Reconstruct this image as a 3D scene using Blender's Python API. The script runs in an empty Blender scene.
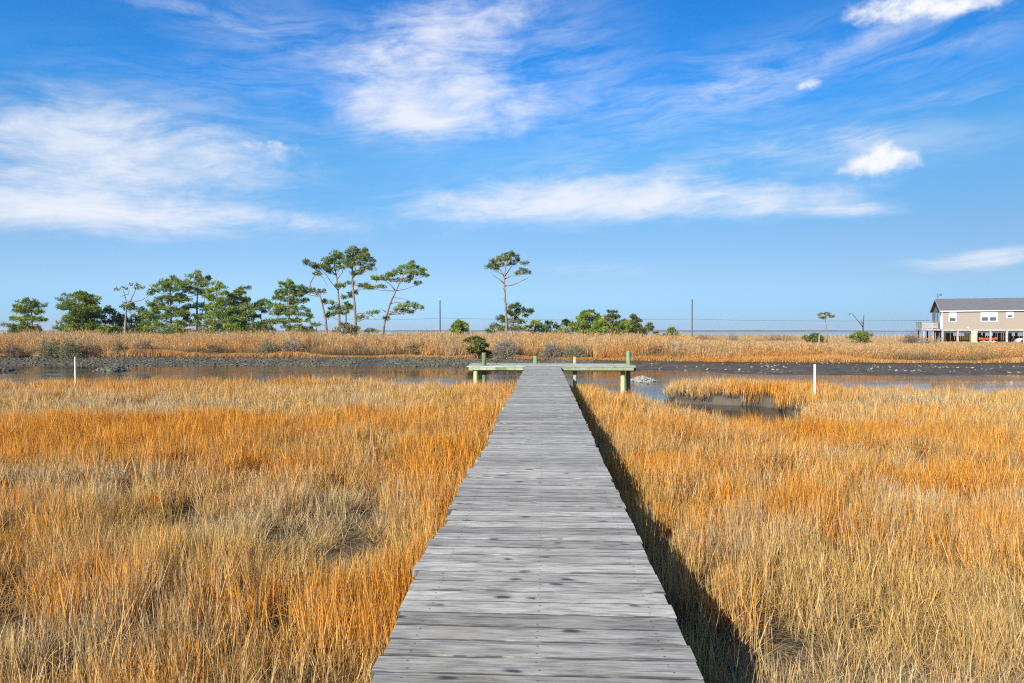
import bpy, math, random
import numpy as np
from mathutils import Vector, Matrix

random.seed(7)
rng = np.random.default_rng(11)
S = bpy.context.scene
COL = S.collection
R = math.radians

# ------------------------------------------------------------------ camera frame
F = 683.0                      # focal length in pixels (24 mm on a 36 mm sensor, 1024 px wide)
YAW = math.atan(32 / F)        # camera turned a little to the left of the boardwalk
PITCH = math.atan(10.5 / F)    # and a little down
DECK = 0.80
CAMZ = DECK + 1.35
HOR = 331.0
FW = Vector((-math.sin(YAW), math.cos(YAW), 0))
RT = Vector((math.cos(YAW), math.sin(YAW), 0))
WATER = -0.30

def W(px, py, d):
    v = RT * ((px - 512) / F * d) + FW * d
    return Vector((v.x, v.y, CAMZ - (py - HOR) / F * d))

def G(px, d):
    v = RT * ((px - 512) / F * d) + FW * d
    return v.x, v.y

cam = bpy.data.cameras.new('camera')
cam.sensor_width = 36.0
cam.lens = 36.0 * F / 1024.0
cam.clip_start = 0.05
cam.clip_end = 20000
co = bpy.data.objects.new('camera', cam)
COL.objects.link(co)
co.location = (0, 0, CAMZ)
co.rotation_euler = (math.pi / 2 - PITCH, 0, YAW)
S.camera = co

# ------------------------------------------------------------------ object helpers
def tag(o, label=None, cat=None, group=None, kind=None):
    if label: o['label'] = label
    if cat: o['category'] = cat
    if group: o['group'] = group
    if kind: o['kind'] = kind
    return o

def empty(name, loc=(0, 0, 0), rz=0.0):
    o = bpy.data.objects.new(name, None)
    COL.objects.link(o)
    o.location = loc
    o.rotation_euler = (0, 0, rz)
    o.empty_display_size = 0.2
    return o

class MB:
    """Collects vertices and faces (with a random float and a 0..1 float per vertex)."""
    def __init__(s):
        s.v, s.f, s.r, s.t = [], [], [], []
    def add(s, verts, faces, rnd=0.5, t=None):
        b = len(s.v)
        s.v.extend(tuple(p) for p in verts)
        s.f.extend(tuple(i + b for i in f) for f in faces)
        s.r.extend([rnd] * len(verts) if not hasattr(rnd, '__len__') else list(rnd))
        s.t.extend([0.5] * len(verts) if t is None else list(t))
    def box(s, x0, x1, y0, y1, z0, z1, rnd=0.5, ch=0.0):
        if ch <= 0:
            v = [(x0,y0,z0),(x1,y0,z0),(x1,y1,z0),(x0,y1,z0),(x0,y0,z1),(x1,y0,z1),(x1,y1,z1),(x0,y1,z1)]
            f = [(0,3,2,1),(4,5,6,7),(0,1,5,4),(1,2,6,5),(2,3,7,6),(3,0,4,7)]
            s.add(v, f, rnd)
        else:
            v, f = [], []
            for x, y, z in ((x0,y0,z0),(x1,y0,z0),(x1,y1,z0),(x0,y1,z0)):
                v.append((x,y,z))
            for x, y in ((x0,y0),(x1,y0),(x1,y1),(x0,y1)):
                v.append((x,y,z1-ch))
            for x, y in ((x0+ch,y0+ch),(x1-ch,y0+ch),(x1-ch,y1-ch),(x0+ch,y1-ch)):
                v.append((x,y,z1))
            f = [(0,3,2,1)]
            for a in (0, 4):
                for i in range(4):
                    j = (i+1) % 4
                    f.append((a+i, a+j, a+j+4, a+i+4))
            f.append((8,9,10,11))
            s.add(v, f, rnd)
    def tube(s, pts, radii, sides=6, rnd=0.5, cap=True):
        pts = [Vector(p) for p in pts]
        n = len(pts)
        if not hasattr(radii, '__len__'):
            radii = [radii] * n
        v, f = [], []
        ref = Vector((0.31, 0.95, 0.05))
        for i, p in enumerate(pts):
            d = (pts[min(i+1, n-1)] - pts[max(i-1, 0)])
            if d.length < 1e-9: d = Vector((0,0,1))
            d.normalize()
            a = d.cross(ref)
            if a.length < 1e-3: a = d.cross(Vector((1,0,0)))
            a.normalize()
            b = d.cross(a)
            for k in range(sides):
                w = 2 * math.pi * k / sides
                v.append(p + (a * math.cos(w) + b * math.sin(w)) * radii[i])
        for i in range(n-1):
            for k in range(sides):
                k2 = (k+1) % sides
                f.append((i*sides+k, i*sides+k2, (i+1)*sides+k2, (i+1)*sides+k))
        if cap:
            f.append(tuple(range(sides-1, -1, -1)))
            f.append(tuple((n-1)*sides + k for k in range(sides)))
        s.add(v, f, rnd)
    def build(s, name, mat, parent=None, smooth=False, link=True, origin=None):
        me = bpy.data.meshes.new(name)
        v = s.v
        if origin is not None:
            v = [(p[0]-origin[0], p[1]-origin[1], p[2]-origin[2]) for p in v]
        me.from_pydata(v, [], s.f)
        a = me.attributes.new('rnd', 'FLOAT', 'POINT'); a.data.foreach_set('value', np.array(s.r, 'f'))
        a = me.attributes.new('along', 'FLOAT', 'POINT'); a.data.foreach_set('value', np.array(s.t, 'f'))
        if smooth:
            me.polygons.foreach_set('use_smooth', np.ones(len(me.polygons), bool))
        me.update()
        o = bpy.data.objects.new(name, me)
        if mat is not None: me.materials.append(mat)
        if link: COL.objects.link(o)
        if parent is not None: o.parent = parent
        if origin is not None and parent is None: o.location = origin
        return o

def np_mesh(name, verts, faces_tri, mat, rnd=None, along=None, parent=None, link=True):
    me = bpy.data.meshes.new(name)
    nv, nf = len(verts), len(faces_tri)
    me.vertices.add(nv); me.vertices.foreach_set('co', np.asarray(verts, 'f').ravel())
    k = faces_tri.shape[1]
    me.loops.add(nf * k); me.loops.foreach_set('vertex_index', np.asarray(faces_tri, 'i').ravel())
    me.polygons.add(nf)
    me.polygons.foreach_set('loop_start', np.arange(0, nf * k, k, dtype='i'))
    me.polygons.foreach_set('loop_total', np.full(nf, k, 'i'))
    me.update(calc_edges=True)
    if rnd is not None:
        a = me.attributes.new('rnd', 'FLOAT', 'POINT'); a.data.foreach_set('value', np.asarray(rnd, 'f'))
    if along is not None:
        a = me.attributes.new('along', 'FLOAT', 'POINT'); a.data.foreach_set('value', np.asarray(along, 'f'))
    me.validate()
    me.materials.append(mat)
    o = bpy.data.objects.new(name, me)
    if link: COL.objects.link(o)
    if parent is not None: o.parent = parent
    return o

# ------------------------------------------------------------------ node helpers
class NT:
    def __init__(s, tree):
        s.t = tree; s.n = tree.nodes; s.l = tree.links
    def node(s, typ, **kw):
        n = s.n.new(typ)
        for k, v in kw.items(): setattr(n, k, v)
        return n
    def put(s, sock, val):
        if hasattr(val, 'is_output') or isinstance(val, bpy.types.NodeSocket): s.l.new(val, sock)
        elif val is not None:
            sock.default_value = val
    def m(s, op, a, b=None, c=None, clamp=False):
        n = s.node('ShaderNodeMath', operation=op, use_clamp=clamp)
        s.put(n.inputs[0], a)
        if b is not None: s.put(n.inputs[1], b)
        if c is not None: s.put(n.inputs[2], c)
        return n.outputs[0]
    def smooth(s, x, lo, hi, a=0.0, b=1.0):
        n = s.node('ShaderNodeMapRange', interpolation_type='SMOOTHSTEP')
        s.put(n.inputs[0], x); n.inputs[1].default_value = lo; n.inputs[2].default_value = hi
        n.inputs[3].default_value = a; n.inputs[4].default_value = b
        return n.outputs[0]
    def lin(s, x, lo, hi, a=0.0, b=1.0):
        n = s.node('ShaderNodeMapRange')
        s.put(n.inputs[0], x); n.inputs[1].default_value = lo; n.inputs[2].default_value = hi
        n.inputs[3].default_value = a; n.inputs[4].default_value = b
        return n.outputs[0]
    def mix(s, fac, a, b, mode='MIX'):
        n = s.node('ShaderNodeMix', data_type='RGBA', blend_type=mode)
        s.put(n.inputs[0], fac)
        s.put(n.inputs[6], a if not isinstance(a, tuple) else (*a, 1) if len(a) == 3 else a)
        s.put(n.inputs[7], b if not isinstance(b, tuple) else (*b, 1) if len(b) == 3 else b)
        return n.outputs[2]
    def noise(s, vec, scale=1.0, detail=3.0, rough=0.5, dist=0.0, dim='3D', w=None):
        n = s.node('ShaderNodeTexNoise', noise_dimensions=dim)
        if vec is not None: s.l.new(vec, n.inputs['Vector'])
        n.inputs['Scale'].default_value = scale; n.inputs['Detail'].default_value = detail
        n.inputs['Roughness'].default_value = rough; n.inputs['Distortion'].default_value = dist
        if w is not None: s.put(n.inputs['W'], w)
        return n.outputs[0]
    def comb(s, x, y, z):
        n = s.node('ShaderNodeCombineXYZ')
        s.put(n.inputs[0], x); s.put(n.inputs[1], y); s.put(n.inputs[2], z)
        return n.outputs[0]
    def sep(s, v):
        n = s.node('ShaderNodeSeparateXYZ'); s.l.new(v, n.inputs[0])
        return n.outputs
    def scale(s, v, sc):
        n = s.node('ShaderNodeMapping'); s.l.new(v, n.inputs[0]); n.inputs['Scale'].default_value = sc
        return n.outputs[0]
    def attr(s, name, typ='GEOMETRY'):
        n = s.node('ShaderNodeAttribute', attribute_name=name, attribute_type=typ)
        return n.outputs['Fac']
    def ramp(s, fac, stops):
        n = s.node('ShaderNodeValToRGB')
        e = n.color_ramp.elements
        while len(e) < len(stops): e.new(0.5)
        for el, (p, c) in zip(e, stops):
            el.position = p; el.color = (*c, 1)
        s.l.new(fac, n.inputs[0])
        return n.outputs[0]

def new_mat(name):
    m = bpy.data.materials.new(name); m.use_nodes = True
    nt = NT(m.node_tree)
    b = nt.n['Principled BSDF']
    b.inputs['Specular IOR Level'].default_value = 0.3
    return m, nt, b

def bump(nt, b, h, strength=0.3, dist=0.01):
    n = nt.node('ShaderNodeBump'); n.inputs['Strength'].default_value = strength; n.inputs['Distance'].default_value = dist
    nt.l.new(h, n.inputs['Height']); nt.l.new(n.outputs[0], b.inputs['Normal'])

def simple_mat(name, c1, c2, scale=4.0, rough=0.7, stretch=(1,1,1), bs=0.15, spec=0.3):
    m, nt, b = new_mat(name)
    tc = nt.node('ShaderNodeTexCoord').outputs['Object']
    n = nt.noise(nt.scale(tc, stretch), scale, 5, 0.6)
    c = nt.mix(nt.smooth(n, 0.3, 0.7), c1, c2)
    nt.l.new(c, b.inputs['Base Color']); b.inputs['Roughness'].default_value = rough
    b.inputs['Specular IOR Level'].default_value = spec
    if bs: bump(nt, b, n, bs, 0.02)
    return m

# ------------------------------------------------------------------ materials
def plank_mat(name, base, dark, green=0.0):
    m, nt, b = new_mat(name)
    tc = nt.node('ShaderNodeTexCoord').outputs['Object']
    r = nt.attr('rnd')
    xyz = nt.sep(tc)
    off = nt.m('MULTIPLY', r, 53.0)
    v1 = nt.comb(nt.m('ADD', nt.m('MULTIPLY', xyz[0], 5.5), off), nt.m('MULTIPLY', xyz[1], 62.0), nt.m('MULTIPLY', xyz[2], 62.0))
    grain = nt.noise(v1, 1.0, 8, 0.7, 0.5)
    v2 = nt.comb(nt.m('ADD', nt.m('MULTIPLY', xyz[0], 3.6), off), nt.m('MULTIPLY', xyz[1], 19.0), off)
    blot = nt.noise(v2, 1.0, 5, 0.62, 0.7)
    v3 = nt.comb(nt.m('ADD', nt.m('MULTIPLY', xyz[0], 9.0), off), nt.m('MULTIPLY', xyz[1], 120.0), off)
    fine = nt.noise(v3, 1.0, 5, 0.7)
    tone = nt.lin(r, 0, 1, 0.70, 1.22)
    lum = nt.m('ADD', nt.m('MULTIPLY', nt.smooth(grain, 0.25, 0.75), 0.42), nt.m('ADD', nt.m('MULTIPLY', nt.smooth(blot, 0.28, 0.72), 0.36), nt.m('MULTIPLY', nt.smooth(fine, 0.3, 0.7), 0.24)))
    c = nt.ramp(lum, [(0.0, dark), (0.22, tuple(0.50*x for x in base)), (0.5, base), (1.0, tuple(min(1, 1.75*x) for x in base))])
    tn = nt.node('ShaderNodeMix', data_type='RGBA', blend_type='MULTIPLY')
    tn.inputs[0].default_value = 1.0
    nt.l.new(c, tn.inputs[6]); nt.l.new(nt.comb(tone, tone, tone), tn.inputs[7])
    c = tn.outputs[2]
    # warm and cool drift from board to board
    c = nt.mix(nt.m('MULTIPLY', nt.smooth(nt.noise(nt.comb(off, nt.m('MULTIPLY', xyz[0], 0.6), 0.0), 3.0, 2), 0.45, 0.7), 0.30), c, (0.30, 0.265, 0.20))
    # checks (drying cracks) along the grain
    ck = nt.noise(nt.comb(nt.m('ADD', nt.m('MULTIPLY', xyz[0], 1.1), off), nt.m('MULTIPLY', xyz[1], 70.0), off), 1.0, 3, 0.55, 0.3)
    crack = nt.smooth(ck, 0.61, 0.68)
    # knots
    vo = nt.node('ShaderNodeTexVoronoi', feature='F1', voronoi_dimensions='2D'); vo.inputs['Scale'].default_value = 1.0
    warp = nt.noise(nt.scale(tc, (9, 30, 9)), 1.0, 2)
    nt.l.new(nt.comb(nt.m('ADD', nt.m('MULTIPLY', xyz[0], 2.3), off), nt.m('ADD', nt.m('MULTIPLY', xyz[1], 6.3), nt.m('MULTIPLY', warp, 0.25)), off), vo.inputs['Vector'])
    knot = nt.m('MULTIPLY', nt.smooth(nt.m('ADD', vo.outputs['Distance'], nt.m('MULTIPLY', grain, 0.1)), 0.19, 0.09), nt.smooth(nt.noise(nt.comb(off, nt.m('MULTIPLY', xyz[0], 1.0), 0.0), 4.0, 1), 0.50, 0.58))
    al = nt.attr('along')
    rim = nt.m('MAXIMUM', nt.smooth(al, 0.93, 0.985), nt.smooth(al, 0.05, 0.01))
    rim = nt.m('MULTIPLY', rim, nt.smooth(nt.noise(nt.comb(nt.m('MULTIPLY', xyz[0], 5.0), off, 0.0), 1.0, 3), 0.30, 0.55))
    nail = None
    for jx in (-0.56, -0.03, 0.50):
        for ja in (0.26, 0.74):
            ddx = nt.m('SUBTRACT', xyz[0], nt.m('ADD', nt.m('MULTIPLY', nt.m('FRACT', nt.m('MULTIPLY', r, 31.7 + ja)), 0.016), jx))
            ddy = nt.m('MULTIPLY', nt.m('SUBTRACT', al, nt.m('ADD', nt.m('MULTIPLY', nt.m('FRACT', nt.m('MULTIPLY', r, 57.1 + jx)), 0.08), ja - 0.04)), 0.138)
            q_ = nt.smooth(nt.m('SQRT', nt.m('ADD', nt.m('MULTIPLY', ddx, ddx), nt.m('MULTIPLY', ddy, ddy))), 0.0075, 0.004)
            nail = q_ if nail is None else nt.m('MAXIMUM', nail, q_)
    knot = nt.m('MAXIMUM', knot, nt.m('MULTIPLY', nail, 0.6))
    dk = nt.m('MAXIMUM', nt.m('MAXIMUM', nt.m('MULTIPLY', crack, 0.70), nt.m('MULTIPLY', rim, 0.85)), nt.m('MULTIPLY', knot, 0.9))
    c = nt.mix(dk, c, (0.035, 0.032, 0.03))
    if green > 0:
        c = nt.mix(nt.m('MULTIPLY', nt.smooth(nt.noise(nt.scale(tc, (1.2, 4, 4)), 1.0, 4), 0.35, 0.65), green), c, (0.20, 0.27, 0.10))
    nt.l.new(c, b.inputs['Base Color'])
    b.inputs['Roughness'].default_value = 0.72
    b.inputs['Specular IOR Level'].default_value = 0.25
    h = nt.m('SUBTRACT', nt.m('ADD', nt.m('MULTIPLY', grain, 0.7), nt.m('MULTIPLY', fine, 0.35)), nt.m('MULTIPLY', dk, 1.0))
    bump(nt, b, h, 0.55, 0.006)
    return m

M_DECK = plank_mat('weathered_grey_planks', (0.335, 0.315, 0.268), (0.08, 0.074, 0.062))
M_TDECK = plank_mat('algae_tinted_planks', (0.34, 0.35, 0.30), (0.10, 0.10, 0.085), 0.30)
M_FASCIA = plank_mat('green_stained_boards', (0.32, 0.33, 0.25), (0.09, 0.10, 0.06), 0.60)
M_BEAM = simple_mat('dark_weathered_timber', (0.10, 0.09, 0.075), (0.19, 0.175, 0.15), 6, 0.85, (1, 1, 6))
M_GREENPOST = simple_mat('green_treated_post', (0.11, 0.21, 0.09), (0.21, 0.33, 0.17), 5, 0.8, (2, 2, 0.5))
M_OLIVEPOST = simple_mat('olive_treated_post', (0.10, 0.135, 0.055), (0.22, 0.26, 0.13), 5, 0.8, (2, 2, 0.5))
M_PALEPOST = simple_mat('pale_yellow_treated_post', (0.38, 0.36, 0.16), (0.55, 0.50, 0.27), 5, 0.8, (2, 2, 0.6))
M_TANPOST = simple_mat('tan_weathered_post', (0.26, 0.24, 0.17), (0.40, 0.36, 0.26), 5, 0.8, (2, 2, 0.6))
M_PVC = simple_mat('white_pvc', (0.74, 0.74, 0.72), (0.84, 0.84, 0.83), 3, 0.4, (1, 1, 1), 0.0)
M_POLE = simple_mat('utility_pole_wood', (0.10, 0.085, 0.07), (0.17, 0.15, 0.13), 4, 0.85, (2, 2, 0.4))
M_WIRE = simple_mat('black_cable', (0.02, 0.02, 0.02), (0.03, 0.03, 0.03), 3, 0.6, bs=0)
M_BARK = simple_mat('pine_bark', (0.13, 0.10, 0.08), (0.27, 0.22, 0.18), 5, 0.9, (2, 2, 0.6), 0.5)
M_DEADWOOD = simple_mat('bleached_bark', (0.14, 0.12, 0.10), (0.29, 0.26, 0.225), 4, 0.85, (2, 2, 0.5), 0.4)
M_SHELL = simple_mat('bleached_oyster_shell', (0.15, 0.145, 0.115), (0.36, 0.35, 0.29), 9, 0.6)
M_MUDSHELL = simple_mat('muddy_oyster_shell', (0.055, 0.052, 0.034), (0.165, 0.155, 0.11), 7, 0.8, spec=0.1)

def foliage_mat(name, dark, mid, light, trans=0.25):
    m, nt, b = new_mat(name)
    r = nt.attr('rnd')
    c = nt.ramp(r, [(0.0, dark), (0.5, mid), (1.0, light)])
    nt.l.new(c, b.inputs['Base Color'])
    b.inputs['Roughness'].default_value = 0.55
    b.inputs['Specular IOR Level'].default_value = 0.2
    t = nt.node('ShaderNodeBsdfTranslucent'); nt.l.new(c, t.inputs[0])
    mx = nt.node('ShaderNodeMixShader'); mx.inputs[0].default_value = trans
    nt.l.new(b.outputs[0], mx.inputs[1]); nt.l.new(t.outputs[0], mx.inputs[2])
    nt.l.new(mx.outputs[0], nt.n['Material Output'].inputs['Surface'])
    return m

M_PINE = foliage_mat('pine_needles', (0.05, 0.09, 0.016), (0.16, 0.235, 0.030), (0.36, 0.40, 0.06), 0.36)
M_PINE_DARK = foliage_mat('dark_pine_needles', (0.04, 0.07, 0.020), (0.12, 0.165, 0.034), (0.29, 0.30, 0.06), 0.34)
M_LEAF = foliage_mat('bright_green_leaves', (0.06, 0.11, 0.015), (0.18, 0.265, 0.03), (0.38, 0.42, 0.06), 0.36)
M_CEDAR = foliage_mat('olive_cedar_foliage', (0.04, 0.055, 0.014), (0.105, 0.12, 0.024), (0.24, 0.22, 0.05))
M_YELLOWLEAF = foliage_mat('yellow_green_leaves', (0.06, 0.09, 0.012), (0.17, 0.21, 0.03), (0.33, 0.34, 0.06))
M_TWIG = foliage_mat('bare_grey_twigs', (0.12, 0.10, 0.075), (0.24, 0.20, 0.15), (0.36, 0.31, 0.23), 0.1)
M_TWIG_OLIVE = foliage_mat('olive_grey_twigs', (0.10, 0.09, 0.045), (0.21, 0.19, 0.10), (0.33, 0.30, 0.17), 0.1)
M_TWIG_BROWN = foliage_mat('brown_twigs', (0.10, 0.065, 0.04), (0.19, 0.125, 0.075), (0.30, 0.20, 0.12), 0.1)

def grass_mat(name, tan, orange, pale, rootc, green=(0.19, 0.23, 0.055), trans=0.30):
    m, nt, b = new_mat(name)
    r = nt.attr('rnd'); t = nt.attr('along')
    tint = nt.attr('tint', 'INSTANCER'); gr = nt.attr('green', 'INSTANCER'); iv = nt.attr('ivar', 'INSTANCER')
    # the share of orange stems in a clump follows the patch it stands in
    sel = nt.smooth(nt.m('ADD', tint, nt.m('MULTIPLY', nt.m('SUBTRACT', r, 0.5), 0.7)), 0.30, 0.72)
    c = nt.mix(sel, nt.mix(nt.smooth(iv, 0.2, 0.8), tan, pale), orange)
    rr = nt.m('FRACT', nt.m('MULTIPLY', r, 7.31))
    c = nt.mix(nt.m('MULTIPLY', rr, 0.45), c, nt.mix(0.5, orange, (0.72, 0.50, 0.14)))
    lum = nt.lin(nt.m('FRACT', nt.m('MULTIPLY', r, 17.7)), 0, 1, 0.42, 1.42)
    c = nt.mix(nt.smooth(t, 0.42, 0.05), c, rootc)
    c = nt.mix(nt.m('MULTIPLY', gr, nt.smooth(t, 1.3, 0.4)), c, green)
    mul = nt.node('ShaderNodeMix', data_type='RGBA', blend_type='MULTIPLY'); mul.inputs[0].default_value = 1
    nt.l.new(c, mul.inputs[6]); nt.l.new(nt.comb(lum, lum, lum), mul.inputs[7]); c = mul.outputs[2]
    nt.l.new(c, b.inputs['Base Color'])
    b.inputs['Roughness'].default_value = 0.55
    b.inputs['Specular IOR Level'].default_value = 0.25
    tr = nt.node('ShaderNodeBsdfTranslucent'); nt.l.new(c, tr.inputs[0])
    mx = nt.node('ShaderNodeMixShader'); mx.inputs[0].default_value = trans
    nt.l.new(b.outputs[0], mx.inputs[1]); nt.l.new(tr.outputs[0], mx.inputs[2])
    nt.l.new(mx.outputs[0], nt.n['Material Output'].inputs['Surface'])
    return m

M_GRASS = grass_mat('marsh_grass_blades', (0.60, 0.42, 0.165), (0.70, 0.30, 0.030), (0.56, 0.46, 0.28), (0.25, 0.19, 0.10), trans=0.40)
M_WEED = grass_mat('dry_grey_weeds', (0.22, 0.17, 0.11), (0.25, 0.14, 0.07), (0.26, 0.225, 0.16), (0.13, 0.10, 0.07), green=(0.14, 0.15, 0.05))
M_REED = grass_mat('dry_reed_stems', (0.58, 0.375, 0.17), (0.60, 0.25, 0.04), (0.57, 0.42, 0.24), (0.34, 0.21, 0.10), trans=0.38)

# ------------------------------------------------------------------ ground
def vnoise(x, y, seed=0):
    x = np.asarray(x, float); y = np.asarray(y, float)
    def h(i, j):
        n = (i.astype(np.int64) * 374761393 + j.astype(np.int64) * 668265263 + seed * 974711) & 0x7fffffff
        n = ((n ^ (n >> 13)) * 1274126177) & 0x7fffffff
        return ((n ^ (n >> 16)) & 0xffff) / 65535.0
    i = np.floor(x); j = np.floor(y); u = x - i; v = y - j
    u = u*u*(3-2*u); v = v*v*(3-2*v)
    return (h(i,j)*(1-u) + h(i+1,j)*u)*(1-v) + (h(i,j+1)*(1-u) + h(i+1,j+1)*u)*v

def fbm(x, y, seed=0, oct=3):
    a, s, t = 0.5, 0.0, 0.0
    for k in range(oct):
        s = s + a * vnoise(x * 2**k, y * 2**k, seed + k); t += a; a *= 0.5
    return s / t

# outline of the wet part (creek and the gut that bites into the near marsh on the right); world metres
NEAR = [(-400, 30), (-60, 23.2), (-30, 23.6), (-20, 24.4), (-14, 24.0), (-9.5, 24.6), (-8.2, 25.8), (-6.6, 25.4), (-5.5, 24.2), (-3, 24.2), (0, 24.6), (1.3, 23.5),
        (2.86, 19.8), (3.5, 16.6), (4.0, 15.1), (4.9, 14.8), (5.9, 15.7), (6.9, 18.2), (7.4, 20.4), (7.6, 21.9), (7.0, 22.7), (6.0, 23.0), (4.9, 23.1),
        (4.5, 23.6), (4.7, 25.4), (5.4, 26.6), (7.2, 26.4), (8.6, 25.6), (9.3, 24.0), (10.2, 22.6), (14.5, 22.0), (22, 21.6), (40, 22), (400, 30)]
POLY = NEAR + [(400, 48), (-400, 48)]

def sdist(x, y):
    """signed distance to the wet outline: negative inside."""
    x = np.asarray(x, float); y = np.asarray(y, float)
    d = np.full(x.shape, 1e9); ins = np.zeros(x.shape, bool)
    n = len(POLY)
    for k in range(n):
        ax, ay = POLY[k]; bx, by = POLY[(k+1) % n]
        ex, ey = bx-ax, by-ay
        t = np.clip(((x-ax)*ex + (y-ay)*ey) / (ex*ex+ey*ey), 0, 1)
        d = np.minimum(d, np.hypot(x-ax-t*ex, y-ay-t*ey))
        if ay != by:
            c = ((ay > y) != (by > y)) & (x < ex*(y-ay)/ey + ax)
            ins ^= c
    return np.where(ins, -d, d)

def smoothstep(a, b, x):
    t = np.clip((x-a)/(b-a), 0, 1)
    return t*t*(3-2*t)

def yfar(x):
    x = np.asarray(x, float)
    return np.interp(x, [-60, -5, 8, 14, 60], [53.5, 53.0, 48.0, 46.5, 46.5]) + 1.4 * (fbm(x*0.15, x*0+9.1, 33) - 0.5)
def ground_z(x, y):
    x = np.asarray(x, float); y = np.asarray(y, float)
    wob = (fbm(x*0.8, y*0.8, 5) - 0.5)
    s = sdist(x, y) + wob * 0.45
    marsh = 0.02 + 0.10 * (fbm(x*1.6, y*1.6, 9) - 0.5)
    near = marsh + (-0.85 - marsh) * smoothstep(0.22, -0.60, s)
    # far side: rising mud bank, wider on the right
    wl = np.where(x < 6, 46.5, 46.0 - 7.2 * smoothstep(4, 14, x)) + 1.2 * (fbm(x*0.12, y*0+3.3, 21) - 0.5)
    yf = yfar(x)
    t = (y - wl) / np.maximum(yf - wl, 1)
    bank = WATER + t * (0.34) - np.where(t < 0, -t * 0.5, 0) + 0.05 * (fbm(x*2.2, y*2.2, 41) - 0.5) + 0.16 * (fbm(x*0.22, y*0.45, 43) - 0.5)
    bank = np.maximum(bank, -0.9)
    land = 0.05 + 0.15 * smoothstep(50, 72, y) + 0.08 * (fbm(x*0.3, y*0.3, 51) - 0.5)
    far = np.where(t < 1, bank, np.maximum(land, 0.04))
    z = np.where(y < 34, near, far)
    z = np.where((y >= 32) & (y < 36), np.minimum(-0.8, z), z)
    # the far marsh ends in the bay
    z = z + (-2.0 - z) * smoothstep(296, 318, y + 6 * (fbm(x*0.05, y*0, 61) - 0.5))
    z = z + (0.5 - z) * smoothstep(2700, 2760, y)
    return z

def axis(parts):
    out = []
    for a, b, n in parts:
        out.extend(np.linspace(a, b, n, endpoint=False))
    return np.array(out + [parts[-1][1]])
gx = axis([(-6500, -300, 24), (-300, -60, 40), (-60, -24, 60), (-24, -6, 60), (-6, 16, 110), (16, 50, 100), (50, 120, 50), (120, 400, 40), (400, 6500, 24)])
gy = axis([(-60, -2, 12), (-2, 12, 60), (12, 29, 110), (29, 38, 20), (38, 60, 80), (60, 110, 40), (110, 330, 60), (330, 2650, 20), (2650, 2800, 14), (2800, 6500, 8)])
XX, YY = np.meshgrid(gx, gy)
ZZ = ground_z(XX, YY)
nv = XX.size; nx = len(gx); ny = len(gy)
idx = np.arange(nv).reshape(ny, nx)
quads = np.stack([idx[:-1,:-1], idx[:-1,1:], idx[1:,1:], idx[1:,:-1]], -1).reshape(-1, 4)

mg, nt, b = new_mat('marsh_mud')
pos = nt.node('ShaderNodeNewGeometry').outputs['Position']
pz = nt.sep(pos)
n1 = nt.noise(pos, 1.3, 5, 0.6); n2 = nt.noise(pos, 9.0, 4, 0.65)
mud = nt.mix(nt.smooth(n1, 0.3, 0.7), (0.058, 0.046, 0.032), (0.105, 0.088, 0.066))
mud = nt.mix(nt.m('MULTIPLY', nt.smooth(n2, 0.52, 0.68), 0.5), mud, (0.12, 0.115, 0.10))
litter = nt.mix(nt.smooth(n2, 0.35, 0.65), (0.036, 0.028, 0.020), (0.11, 0.082, 0.046))
landf = nt.smooth(pz[2], -0.06, 0.02)
nt.l.new(nt.mix(landf, mud, litter), b.inputs['Base Color'])
nt.l.new(nt.lin(landf, 0, 1, 0.75, 0.9), b.inputs['Roughness']); b.inputs['Specular IOR Level'].default_value = 0.12
bump(nt, b, nt.m('ADD', n1, nt.m('MULTIPLY', n2, 0.5)), 0.5, 0.06)
ground = np_mesh('ground', np.stack([XX, YY, ZZ], -1).reshape(-1, 3), quads, mg)
ground.data.polygons.foreach_set('use_smooth', np.ones(len(ground.data.polygons), bool))
tag(ground, 'dark marsh mud with creek bed and far bank', 'ground', kind='structure')

# ------------------------------------------------------------------ water
mw, nt, b = new_mat('creek_water')
pos = nt.node('ShaderNodeNewGeometry').outputs['Position']
b.inputs['Base Color'].default_value = (0.030, 0.030, 0.024, 1)
b.inputs['IOR'].default_value = 1.33
b.inputs['Specular IOR Level'].default_value = 0.5
patch = nt.smooth(nt.noise(nt.scale(pos, (0.10, 0.28, 1)), 1.0, 4, 0.6, 0.5), 0.42, 0.60)
nt.l.new(nt.lin(patch, 0, 1, 0.03, 0.12), b.inputs['Roughness'])
wv = nt.noise(nt.scale(pos, (2.2, 4.0, 1)), 1.0, 4, 0.6)
bn = nt.node('ShaderNodeBump'); bn.inputs['Distance'].default_value = 0.03
nt.l.new(wv, bn.inputs['Height']); nt.l.new(nt.lin(patch, 0, 1, 0.03, 0.36), bn.inputs['Strength'])
nt.l.new(bn.outputs[0], b.inputs['Normal'])
wm = MB(); wm.add([(-6500, 12, WATER), (6500, 12, WATER), (6500, 6500, WATER), (-6500, 6500, WATER)], [(0, 1, 2, 3)])
tag(wm.build('water', mw), 'calm tidal creek water and the open bay beyond', 'water', kind='structure')

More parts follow.
